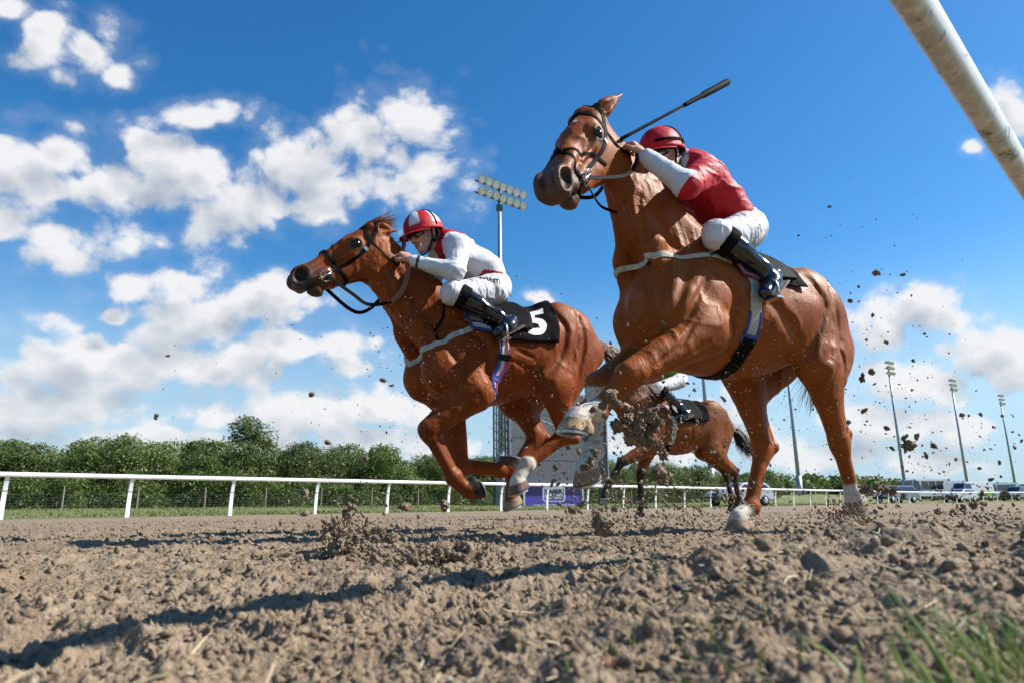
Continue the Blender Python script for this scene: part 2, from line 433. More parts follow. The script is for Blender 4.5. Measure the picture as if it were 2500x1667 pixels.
# ------------------------------------------------------------------ materials
MATS = {}
def mat(name, color=(0.5, 0.5, 0.5), rough=0.6, metal=0.0, attr=False, noise=None, bump=None, spec=0.5, coat=0.0, sheen=0.0, trans=0.0, sss=0.0, coord='Object'):
    """noise=(scale, amount) varies the colour, bump=[(scale, height, detail)...] gives fine relief"""
    if name in MATS: return MATS[name]
    m = bpy.data.materials.new(name); m.use_nodes = True; nt = m.node_tree; n = N(nt)
    p = nt.nodes['Principled BSDF']
    tc = n.new('ShaderNodeTexCoord'); vec = tc.outputs[coord]
    if attr:
        a = n.new('ShaderNodeAttribute', attribute_name='Col'); c = a.outputs['Color']
    else:
        r = n.new('ShaderNodeRGB'); r.outputs[0].default_value = (*color, 1); c = r.outputs[0]
    if noise:
        f = n.ramp(n.noise(vec, noise[0], 5, 0.6), 0.25, 0.75, 1 - noise[1], 1 + noise[1], False)
        c = n.mix(1.0, c, n.comb(f, f, f), 'MULTIPLY')
    n.put(p.inputs['Base Color'], c)
    p.inputs['Roughness'].default_value = rough; p.inputs['Metallic'].default_value = metal
    p.inputs['Specular IOR Level'].default_value = spec
    if coat: p.inputs['Coat Weight'].default_value = coat; p.inputs['Coat Roughness'].default_value = 0.12
    if sheen: p.inputs['Sheen Weight'].default_value = sheen
    if trans: p.inputs['Transmission Weight'].default_value = trans
    if sss:
        p.inputs['Subsurface Weight'].default_value = sss; p.inputs['Subsurface Radius'].default_value = (0.012, 0.004, 0.002); p.inputs['Subsurface Scale'].default_value = 1.0
    if bump:
        prev = None
        for (sc, hgt, det) in bump:
            b = n.new('ShaderNodeBump'); b.inputs['Distance'].default_value = hgt; b.inputs['Strength'].default_value = 1.0
            n.put(b.inputs['Height'], n.noise(vec, sc, det, 0.6))
            if prev is not None: n.put(b.inputs['Normal'], prev)
            prev = b.outputs[0]
        n.put(p.inputs['Normal'], prev)
    MATS[name] = m; return m

def coat_mat(name):
    """short glossy horse hair: colour from the body's own markings, streaked along the body, wrinkled skin and dust"""
    m = bpy.data.materials.new(name); m.use_nodes = True; nt = m.node_tree; n = N(nt); p = nt.nodes['Principled BSDF']
    v = n.new('ShaderNodeTexCoord').outputs['Object']
    a = n.new('ShaderNodeAttribute', attribute_name='Col'); c = a.outputs['Color']
    f = n.ramp(n.noise(v, 6.0, 5, 0.6), 0.25, 0.75, 0.80, 1.18, False)
    f2 = n.ramp(n.noise(n.v('MULTIPLY', v, (1, 1, 0.35)), 160.0, 3, 0.6), 0.2, 0.8, 0.78, 1.22, False)
    f = n.m('MULTIPLY', f, f2)
    c = n.mix(1.0, c, n.comb(f, f, f), 'MULTIPLY')
    # flecks of kicked-up sand sticking to the coat
    sp = n.noise(v, 75.0, 2, 0.5); gate = n.ramp(n.noise(v, 2.6, 2, 0.5), 0.45, 0.62)
    fl = n.m('MULTIPLY', n.ramp(sp, 0.715, 0.745), gate)
    c = n.mix(n.m('MULTIPLY', fl, 0.75), c, (0.33, 0.24, 0.15))
    mud = n.m('MULTIPLY', n.ramp(n.noise(v, 21.0, 4, 0.6), 0.70, 0.735), n.ramp(n.noise(v, 1.7, 2, 0.5), 0.42, 0.58))       # splashes of wet sand
    c = n.mix(n.m('MULTIPLY', mud, 0.9), c, (0.035, 0.022, 0.015))
    n.put(p.inputs['Base Color'], c)
    n.put(p.inputs['Roughness'], n.ramp(n.noise(v, 14.0, 3), 0.3, 0.7, 0.42, 0.56))
    p.inputs['Specular IOR Level'].default_value = 0.24; p.inputs['Specular Tint'].default_value = (1.0, 0.72, 0.50, 1)
    def bump(h, dist, strength, prev=None):
        b = n.new('ShaderNodeBump'); b.inputs['Distance'].default_value = dist; b.inputs['Strength'].default_value = strength; n.put(b.inputs['Height'], h)
        if prev is not None: n.put(b.inputs['Normal'], prev)
        return b.outputs[0]
    b0 = bump(n.noise(n.v('MULTIPLY', v, (1.6, 1, 0.8)), 11.0, 5, 0.55, 0.6), 0.012, 0.26)                     # small muscles and folds of skin
    vein = n.ramp(n.m('ABSOLUTE', n.m('SUBTRACT', n.noise(n.v('MULTIPLY', v, (1, 1, 0.8)), 5.5, 2, 0.5, 0.4), 0.5)), 0.0, 0.022, 1.0, 0.0)
    gate2 = n.ramp(n.noise(v, 3.3, 1, 0.5), 0.42, 0.6)
    b1 = bump(n.m('MULTIPLY', vein, gate2), 0.003, 0.35, b0)                                                # veins
    fl = n.v('MULTIPLY', v, (0.5, 1, 1.0)); wv = n.noise(v, 7.0, 2, 0.5, out=1)
    b2n = bump(n.noise(n.v('ADD', n.v('MULTIPLY', v, (0.22, 1, 0.6)), n.v('MULTIPLY', wv, (0.05, 0.05, 0.05))), 260.0, 3, 0.65), 0.003, 0.6, b1)      # lie of the hair
    n.put(p.inputs['Normal'], b2n); MATS[name] = m; return m

COAT = coat_mat('coat')
LEATHER = mat('black_leather', (0.0055, 0.005, 0.005), 0.68, spec=0.06, bump=[(60, .0015, 3)], noise=(20, .3))
BROWN_LEATHER = mat('brown_leather', (0.20, 0.065, 0.03), 0.5, bump=[(70, .001, 3)], noise=(20, .2))
STEEL = mat('steel', (0.62, 0.60, 0.57), 0.28, 1.0, noise=(30, .12))
SHOE = mat('shoe_metal', (0.50, 0.49, 0.47), 0.4, 0.9, noise=(40, .25))
WEB = mat('elastic_webbing', (0.42, 0.40, 0.34), 0.8, bump=[(220, .001, 2)], noise=(30, .2))
EYE = mat('eyeball', (0.006, 0.004, 0.003), 0.16, spec=0.3, coat=0.15)
HAIR = mat('chestnut_hair', (0.20, 0.075, 0.03), 0.45, noise=(60, .35))
DARKHAIR = mat('black_hair', (0.014, 0.011, 0.010), 0.45, noise=(60, .35))
BOOT = mat('boot_leather', (0.006, 0.006, 0.007), 0.16, coat=0.5, bump=[(20, .0012, 2)])
SKIN = mat('skin', attr=True, rough=0.5, sss=0.15, bump=[(150, .0006, 3)])
CLOTH = mat('silk', attr=True, rough=0.55, spec=0.3, bump=[(14, .005, 2), (380, .0004, 2)])
NYLON = mat('breeches_nylon', attr=True, rough=0.45, bump=[(16, .003, 2), (300, .0003, 2)])
BLACKCLOTH = mat('black_cloth', (0.007, 0.0065, 0.0085), 0.85, spec=0.06, bump=[(18, .006, 4), (400, .0005, 2)])
WHITECLOTH = mat('white_cloth', (0.75, 0.75, 0.76), 0.7)
BLUECLOTH = mat('blue_cloth', (0.03, 0.05, 0.25), 0.7)
REDCLOTH = mat('red_cloth', (0.5, 0.02, 0.04), 0.7)
PINKCLOTH = mat('pink_cloth', (0.32, 0.07, 0.15), 0.7)
GOGGLE = mat('goggle_plastic', (0.008, 0.008, 0.01), 0.1, coat=1.0)
# ------------------------------------------------------------------ ground: the churned track, its edge, the grass beyond
S2 = math.sqrt(.5)
def ns(x, y): return (y - x) * S2, (x + y) * S2                       # n across the track, s along it
def xy(n, s): return (s - n) * S2, (s + n) * S2
RAIL_N = 20.9
def far_n(s): return RAIL_N - .006 * np.clip(np.asarray(s, float) - 70, 0, 90) ** 2
def track_h(x, y, cell=None):
    n, s = ns(x, y); r = np.hypot(x, y)
    if cell is None: cell = np.full_like(np.asarray(x, float), .004)
    def w(lam): return np.clip(lam / (2.2 * cell), 0, 1)
    wob = fbm((x * .9, y * .9), 2) * .10
    edge = sstep(n + wob, .80, .42)
    h = .018 * fbm((x * .7 + 3, y * .7), 2)
    furrow = fbm((n * 3.2, s * 1.3), 3); h = h + .016 * furrow * w(.3)
    b1 = 1 - np.abs(fbm((x * 5.1, y * 5.1), 3)) * 2.4; h = h + .017 * np.clip(b1, -.6, 1) * w(.2)
    wx = x + .018 * vnoise(x * 23 + 7, y * 23); wy = y + .018 * vnoise(x * 23, y * 23 + 9)
    amp, fr = .0128, 11.0
    for o_ in range(6):                                        # crumbly: sharp-edged lumps at ever finer scale
        rdg = 1 - np.abs(vnoise(wx * fr + 3 * o_, wy * fr)); h = h + amp * (rdg ** 2 - .40) * w(.7 / fr); amp *= .66; fr *= 2.05
    h = h + .0045 * vnoise(wx * 90, wy * 90) * w(.011) + .0030 * vnoise(x * 210, y * 210) * w(.005)
    h = h * (1 - .5 * sstep(r, 6, 16)) - .018 * sstep(r, 4, 14)
    bank = edge * (.022 + .026 * fbm((x * 3.1 + 9, y * 3.1), 3) + .058 * sstep(s, .25, .95) + .016 * np.clip(vnoise(x * 21, y * 21), 0, 1))
    far = np.maximum(sstep(n, far_n(s) - 1.2, far_n(s) - .1), sstep(n, -.5, -1.2))
    return (h * (1 - .45 * edge) + bank) * (1 - far * .8) - .012

def dirt_mat():
    m = bpy.data.materials.new('churned_sand'); m.use_nodes = True; nt = m.node_tree; n = N(nt); p = nt.nodes['Principled BSDF']
    v = n.new('ShaderNodeTexCoord').outputs['Object']
    a = n.noise(v, 3.0, 6, .65); b = n.noise(v, 42.0, 4, .6); c3 = n.noise(v, 330.0, 2, .5)
    c = n.mix(n.ramp(a, .3, .7), (.228, .168, .107), (.305, .234, .157))
    c = n.mix(n.ramp(b, .35, .7), n.mix(.4, c, (.11, .075, .048)), c)
    c = n.mix(n.m('MULTIPLY', n.ramp(c3, .60, .72), .6), c, (.46, .37, .26))
    c = n.mix(n.m('MULTIPLY', n.ramp(c3, .40, .30), .5), c, (.06, .045, .035))
    n.put(p.inputs['Base Color'], c); p.inputs['Roughness'].default_value = .92; p.inputs['Specular IOR Level'].default_value = .2
    b1 = n.new('ShaderNodeBump'); b1.inputs['Distance'].default_value = .006; n.put(b1.inputs['Height'], n.noise(v, 110.0, 4, .65))
    b2 = n.new('ShaderNodeBump'); b2.inputs['Distance'].default_value = .03; b2.inputs['Strength'].default_value = .5; n.put(b2.inputs['Height'], n.noise(v, 16.0, 5, .65)); n.put(b2.inputs['Normal'], b1.outputs[0])
    n.put(p.inputs['Normal'], b2.outputs[0]); MATS['dirt'] = m; return m
def grass_mat():
    m = bpy.data.materials.new('field_grass'); m.use_nodes = True; nt = m.node_tree; n = N(nt); p = nt.nodes['Principled BSDF']
    v = n.new('ShaderNodeTexCoord').outputs['Object']
    a = n.noise(v, .35, 6, .6); b = n.noise(v, 7.0, 4, .65)
    c = n.mix(n.ramp(a, .3, .7), (.115, .150, .032), (.20, .21, .06)); c = n.mix(n.m('MULTIPLY', n.ramp(b, .4, .7), .55), c, (.22, .20, .08))
    n.put(p.inputs['Base Color'], c); p.inputs['Roughness'].default_value = .9
    b1 = n.new('ShaderNodeBump'); b1.inputs['Distance'].default_value = .15; n.put(b1.inputs['Height'], n.noise(v, 9.0, 4, .7)); n.put(p.inputs['Normal'], b1.outputs[0])
    MATS['grass'] = m; return m
DIRT = dirt_mat(); GRASS = grass_mat()

def build_track():
    # rows of vertices fan out from where one stands at the rail, so near clods are finely cut and far ones coarsely
    az = np.concatenate([np.linspace(-82, -42, 60, endpoint=False), np.linspace(-42, 42, 720, endpoint=False), np.linspace(42, 82, 60)]) * math.pi / 180
    r = np.concatenate([np.geomspace(.24, 3.2, 700, endpoint=False), np.geomspace(3.2, 260, 240)])
    R, Z = np.meshgrid(r, az, indexing='ij')
    jit = np.random.default_rng(3).uniform(-.35, .35, R.shape); R2 = R * (1 + jit * .0035)
    X = R2 * np.sin(Z); Y = R2 * np.cos(Z)
    n, s = ns(X, Y); cell = R * .0033
    H = track_h(X, Y, cell)
    V = np.stack([X, Y, H], -1).reshape(-1, 3)
    a, b = R.shape; i = np.arange(a * b).reshape(a, b)
    q = np.stack([i[:-1, :-1], i[:-1, 1:], i[1:, 1:], i[1:, :-1]], -1).reshape(-1, 4)[:, ::-1]
    edge = far_n(s) + .12 + .1 * fbm((X * 1.5, Y * 1.5), 2)
    ok = ((n < edge) & (n > -1.3 + .25 * fbm((X * 2, Y * 2), 2))).ravel()[q].all(1)
    o = mesh_obj('track', V, q[ok], DIRT, smooth=True); tag(o, kind='structure')
build_track()
def build_field():
    # the level ground under everything, out to the horizon, rising to a low bank on the right
    xs = np.concatenate([np.linspace(-2500, -200, 12, endpoint=False), np.linspace(-200, 300, 201), np.linspace(330, 2500, 12)])
    ys = np.concatenate([np.linspace(-600, -20, 6, endpoint=False), np.linspace(-20, 300, 129), np.linspace(340, 3000, 12)])
    X, Y = np.meshgrid(xs, ys, indexing='ij'); n, s = ns(X, Y)
    d = n - far_n(s)
    H = -.05 + .04 * sstep(d, -.6, .4) + .30 * sstep(d, .2, 14) + sstep(d, 7, 22) * sstep(X, 14, 30) * sstep(X, 62, 44) * (1.0 + .5 * fbm((X * .03, Y * .03), 2)) * sstep(Y, 300, 160)
    H = H + np.where(d > 2, .05 * fbm((X * .2, Y * .2), 3), 0)
    V = np.stack([X, Y, H], -1).reshape(-1, 3); a, b = X.shape; i = np.arange(a * b).reshape(a, b)
    q = np.stack([i[:-1, :-1], i[1:, :-1], i[1:, 1:], i[:-1, 1:]], -1).reshape(-1, 4)
    o = mesh_obj('ground', V, q, GRASS, smooth=True); tag(o, kind='structure')
    return lambda x, y: 0
build_field()
def field_z(x, y):
    n, s = ns(np.float64(x), np.float64(y)); d = n - far_n(s)
    return float(-.05 + .04 * sstep(d, -.6, .4) + .30 * sstep(d, .2, 14) + sstep(d, 7, 22) * sstep(x, 14, 30) * sstep(x, 62, 44) * (1.0 + .5 * fbm((np.array([x * .03]), np.array([y * .03])), 2)[0]) * sstep(y, 300, 160))
# ------------------------------------------------------------------ white running rails
def rail_mat():
    m = bpy.data.materials.new('white_rail_plastic'); m.use_nodes = True; nt = m.node_tree; n = N(nt); p = nt.nodes['Principled BSDF']
    v = n.new('ShaderNodeTexCoord').outputs['Object']
    st = n.noise(n.v('MULTIPLY', v, (1, 1, 1)), 9.0, 6, .7); sp = n.noise(v, 140.0, 3, .6)
    mask = n.m('MULTIPLY', n.ramp(st, .53, .60), n.ramp(sp, .40, .54))
    f = n.ramp(n.noise(v, 5.0, 4, .6), .3, .75, .0, .25)
    c = n.mix(f, (.80, .80, .80), (.50, .45, .38)); c = n.mix(n.m('MULTIPLY', mask, .9), c, (.035, .035, .025))
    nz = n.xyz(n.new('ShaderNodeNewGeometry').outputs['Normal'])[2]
    grime_shade = n.m('MULTIPLY', n.ramp(nz, -.45, -.80), n.ramp(n.noise(v, 26.0, 5, .65), .25, .6, .30, .70))  # downward faces browned: grime, plus underside shade painted into the colour
    c = n.mix(grime_shade, c, (.20, .165, .115)); c = n.mix(n.m('MULTIPLY', n.m('MULTIPLY', mask, grime_shade), 1.0), c, (.02, .02, .014))
    n.put(p.inputs['Base Color'], c); p.inputs['Roughness'].default_value = .38; return m
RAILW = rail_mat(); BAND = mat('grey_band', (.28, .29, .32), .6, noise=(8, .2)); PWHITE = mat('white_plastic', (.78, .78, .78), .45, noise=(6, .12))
def rail_section(P, N_, w, h):
    """oval rail swept along P, N_ across"""
    V = []; F = []; k = 16; m = len(P)
    for i in range(m):
        for j in range(k):
            a = 2 * math.pi * j / k; V.append(P[i] + N_[i] * math.cos(a) * w + np.array([0, 0, math.sin(a) * h]))
    for i in range(m - 1):
        for j in range(k): F.append((i * k + j, i * k + (j + 1) % k, (i + 1) * k + (j + 1) % k, (i + 1) * k + j))
    return np.array(V), [f[::-1] for f in F]
def post_shape(h, side):
    """curved flat post, in a frame where +x points across the track towards the rail"""
    pts = [(-.17 * side, 0, 0), (-.16 * side, 0, .35 * h), (-.12 * side, 0, .72 * h), (-.06 * side, 0, .92 * h), (-.01 * side, 0, h)]
    C = catmull(pts, 14); V = []; F = []
    for i, c in enumerate(C):
        t = i / 13; wx = .056 - .014 * t; wy = .056 - .014 * t
        for (a, b) in ((-1, -1), (1, -1), (1, 1), (-1, 1)): V.append((c[0] + a * wx * .5, c[1] + b * wy, c[2]))
    for i in range(13):
        for k in range(4): F.append((i * 4 + k, i * 4 + (k + 1) % 4, i * 4 + 4 + (k + 1) % 4, i * 4 + 4 + k))
    F += [(3, 2, 1, 0), (52, 53, 54, 55)]
    return np.array(V), F
def build_far_rail():
    root = empty('running_rail', (*xy(RAIL_N, 3.25), 0)); tag(root, 'white plastic running rail along the far side of the track with curved posts', 'rail', 'running rails')
    O = np.array(root.location)
    ss = 3.38 + 2.82 * np.arange(-7, 46)
    line = np.arange(ss[0] - 1, ss[-1] + 1, 1.0); nn = far_n(line); X, Y = xy(nn, line); P = np.stack([X, Y, np.full_like(X, 1.06)], 1)
    T = np.gradient(P, axis=0); T /= np.linalg.norm(T, axis=1)[:, None]; Nn = np.cross(T, (0, 0, 1))
    V, F = rail_section(P - O, Nn, .050, .062); mesh_obj('rail', V, F, PWHITE, root, True)
    PV, PF = post_shape(1.02, -1); me = None
    bV, bF = MB().box((.155, 0, .70), (.058, .070, .10)).v[0], None
    for s_ in ss:
        x, y = xy(far_n(s_), s_)
        if me is None:
            o = mesh_obj('post', PV, PF, PWHITE, root); me = o.data
            b = MB().box((.128, 0, .72), (.060, .104, .09)).obj('reflector_band', BAND, o); bm_ = b.data
        else:
            o = link(bpy.data.objects.new('post', me), root); b = link(bpy.data.objects.new('reflector_band', bm_), o)
        o.location = Vector((x, y, -.02)) - Vector(O); o.rotation_euler = (0, 0, math.radians(135) + math.atan(-.012 * max(s_ - 70, 0)))
build_far_rail()
def build_near_rail():
    root = empty('running_rail', (*xy(-.05, -1.3), 0)); tag(root, 'thick white running rail close overhead in the upper right corner, underside scuffed black', 'rail', 'running rails')
    O = np.array(root.location)
    line = np.linspace(-5, 30, 90); X, Y = xy(np.full_like(line, NEAR_RAIL_N), line); P = np.stack([X, Y, np.full_like(X, NEAR_RAIL_Z)], 1)
    T = np.tile(np.array([S2, S2, 0]), (90, 1)); Nn = np.cross(T, (0, 0, 1))
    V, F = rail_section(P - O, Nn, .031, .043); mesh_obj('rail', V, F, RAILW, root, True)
    PV, PF = post_shape(NEAR_RAIL_Z - .03, 1)
    for s_ in (-4.2, -1.3, 13.0, 16.0, 19.0):
        x, y = xy(NEAR_RAIL_N, s_); o = mesh_obj('post', PV * (1.0, 1.3, 1.0), PF, PWHITE, root); o.location = Vector((x, y, -.02)) - Vector(O); o.rotation_euler = (0, 0, math.radians(135))
NEAR_RAIL_N, NEAR_RAIL_Z = .25, 1.06
build_near_rail()
# ------------------------------------------------------------------ horses
class Frame:
    """a horse's own frame: x forward, y to its left, z up, on the ground under the withers"""
    def __init__(s, O, deg):
        a = math.radians(deg); s.O = np.array([O[0], O[1], 0.0]); s.F = np.array([-math.sin(a), -math.cos(a), 0]); s.L = np.array([math.cos(a), -math.sin(a), 0])
        s.rz = math.atan2(s.F[1], s.F[0])
    def at(s, px, py, y=0.0):
        d = ray(px, py); t = ((s.O + s.L * y - CAM) @ s.L) / (d @ s.L); P = CAM + d * t - s.O
        return np.array([P @ s.F, y, P[2]])
    def w(s, l): return s.O + s.F * l[0] + s.L * l[1] + np.array([0, 0, l[2]])
YA = np.array([0, 1.0, 0])
def back_of(a, b): return nrm(np.cross(YA, nrm(np.asarray(b) - a)))

def lower_leg(f, Kn, Fe, toe, heel, s=1.0, hind=False):
    """cannon, tendons, fetlock, pastern, hoof"""
    bk = back_of(Kn, Fe); rc = (0.033 if hind else 0.031) * s
    a = lerp(Kn, Fe, 0.12); b = lerp(Kn, Fe, 0.9)
    f.cone(a - bk * .004, b - bk * .002, rc * 1.10, rc * 1.0, 0.02)
    f.cone(a + bk * .033 * s, b + bk * .029 * s, .017 * s, .016 * s, 0.014)           # flexor tendons
    f.ball(Fe, .044 * s, .02); f.ball(Fe + bk * .024 * s, .032 * s, .02)        # fetlock and ergot
    toe = np.asarray(toe, float); heel = np.asarray(heel, float)
    sole = lerp(toe, heel, .5); ax = nrm(toe - heel); up = nrm(np.cross(ax, YA));
    if up @ (Fe - sole) < 0: up = -up
    L = np.linalg.norm(toe - heel)
    cor = sole + up * .062 * s - ax * .016 * s                                       # coronet
    f.cone(Fe, cor + up * .004, .036 * s, .041 * s, .022)                    # pastern
    g = Field(np.minimum(np.minimum(cor, sole), toe) - .09, np.maximum(np.maximum(cor, sole), toe) + .09, f.h)
    c2 = sole - ax * .004
    g.cone(cor, c2 + ax * .004, .0445 * s, .060 * s, .012)                              # hoof wall
    g.cone(cor - ax * .018 * s - up * .004, lerp(c2, heel, .62) + up * .02 * s, .034 * s, .04 * s, .02)
    I = np.indices(g.n).reshape(3, -1).T * g.h + g.lo
    pl = ((I - sole) @ -up).reshape(g.n)
    g.D = np.maximum(g.D, pl.astype(np.float32))
    tp = ((I - cor) @ up - .012).reshape(g.n); g.D = np.maximum(g.D, tp.astype(np.float32))
    q = f._box(g.lo + 1e-6, g.lo + (np.array(g.n) - 1) * g.h)
    if q is not None:
        sl, (X, Y, Z) = q; P = np.stack(np.broadcast_arrays(X, Y, Z), -1)
        f._mix(sl, g.sample(P).astype(np.float32), .006)
    return dict(cor=cor, sole=sole, ax=ax, up=up, L=L, Fe=np.asarray(Fe, float), Kn=np.asarray(Kn, float), s=s)

def fore_leg(f, sd, Sc, Sh, El, Kn, Fe, toe, heel, s=1.0):
    """Sc top of the shoulder blade, Sh point of shoulder, El elbow, Kn knee"""
    y = YA * sd
    f.cone(Sc, Sh, .09 * s, .125 * s, .07, (YA, .55))                                   # shoulder blade muscles
    f.cone(lerp(Sc, Sh, .22) + y * .06 + [.045, 0, 0], lerp(Sc, Sh, .85) + y * .045 + [.03, 0, .0], .035 * s, .055 * s, .03, (YA, .55))
    f.cone(lerp(Sc, Sh, .25) + y * .065 - [.065, 0, .02], lerp(Sc, Sh, .85) + y * .05 - [.06, 0, .0], .04 * s, .055 * s, .028, (YA, .55))
    f.cone(Sh - y * .02, El, .115 * s, .10 * s, .05, (YA, .8))                            # upper arm
    tri = lerp(Sc, El, .50) + y * .045 - [.07 * s, 0, 0]
    f.cone(tri, El + y * .015 - [.015, 0, -.03], .12 * s, .075 * s, .06, (YA, .45))        # triceps
    f.cone(lerp(Sh, tri, .55) + y * .035 + [0, 0, .02], El + y * .045 + [.0, 0, .03], .075 * s, .05 * s, .024, (YA, .45))
    f.cone(lerp(Sh, El, .1) + y * .04, lerp(Sh, El, .85) + y * .055, .06 * s, .05 * s, .02, (YA, .5))
    bk = back_of(El, Kn)
    f.ball(El + bk * .045 * s, .052 * s, .035)
    f.cone(El, Kn, .112 * s, .058 * s, .04, (YA, .9))                                   # forearm
    f.cone(lerp(El, Kn, .06) - bk * .040 * s + y * .02, lerp(El, Kn, .74) - bk * .020 * s + y * .010, .064 * s, .030 * s, .018)
    f.cone(lerp(El, Kn, .05) + bk * .044 * s + y * .016, lerp(El, Kn, .72) + bk * .026 * s + y * .006, .056 * s, .026 * s, .016)
    f.cone(lerp(El, Kn, .10) + y * .064 * s + bk * .006, lerp(El, Kn, .84) + y * .034 * s, .026 * s, .014 * s, .012)
    f.cone(lerp(El, Kn, .93), lerp(Kn, Fe, .12), .058 * s, .049 * s, .022)                 # knee
    f.ball(Kn + bk * .034 * s, .030 * s, .015); f.ball(Kn - bk * .016 * s + y * .012, .042 * s, .014); f.ball(Kn - bk * .016 * s - y * .014, .040 * s, .014)
    return lower_leg(f, Kn, Fe, toe, heel, s * 1.08)

def hind_leg(f, sd, Hip, St, Hk, Fe, toe, heel, But, s=1.0):
    y = YA * sd; Hip, St, Hk, But = [np.asarray(q, float) for q in (Hip, St, Hk, But)]
    f.cone(Hip, St, .19 * s, .145 * s, .06, (YA, .62))                                   # thigh
    f.cone(lerp(Hip, But, .55) + [0, 0, .08], lerp(But, St, .35), .14 * s, .13 * s, .05, (YA, .62))
    gm = lerp(St, Hk, .35); bk = back_of(St, Hk)
    f.cone(But, gm + bk * .05 * s, .115 * s, .075 * s, .05, (YA, .68))                      # hamstrings
    f.cone(lerp(But, Hip, .3) + y * .055, lerp(St, Hk, .2) + bk * .055 + y * .045, .075 * s, .055 * s, .02, (YA, .55))
    f.cone(lerp(Hip, St, .3) + y * .055 - bk * .05, St + y * .02 - bk * .02, .095 * s, .075 * s, .026, (YA, .55))   # quadriceps
    f.cone(lerp(Hip, But, .3) + y * .07, lerp(St, But, .35) + y * .06, .07 * s, .06 * s, .02, (YA, .5))
    f.ball(St - bk * .035 * s, .068 * s, .035)
    f.cone(St, Hk, .110 * s, .048 * s, .04, (YA, .78))                                   # gaskin
    f.cone(lerp(St, Hk, .1) - bk * .030 + y * .03, lerp(St, Hk, .78) - bk * .016, .065 * s, .030 * s, .018)
    f.cone(lerp(St, Hk, .12) + bk * .055 + y * .01, lerp(St, Hk, .6) + bk * .040, .062 * s, .028 * s, .018)
    poh = Hk + back_of(Hk, Fe) * .068 * s + nrm(Hk - np.asarray(Fe)) * .040 * s               # point of hock
    f.cone(lerp(St, Hk, .45) + bk * .052, poh, .026 * s, .022 * s, .022)                    # Achilles tendon
    f.ball(poh, .029 * s, .016)
    f.cone(poh, lerp(Hk, Fe, .18) + back_of(Hk, Fe) * .034, .027 * s, .021 * s, .02)
    f.cone(lerp(St, Hk, .93), lerp(Hk, Fe, .14), .050 * s, .040 * s, .022); f.ball(Hk, .050 * s, .02, (YA, .92))
    return lower_leg(f, Hk, Fe, toe, heel, s * 1.02, True)

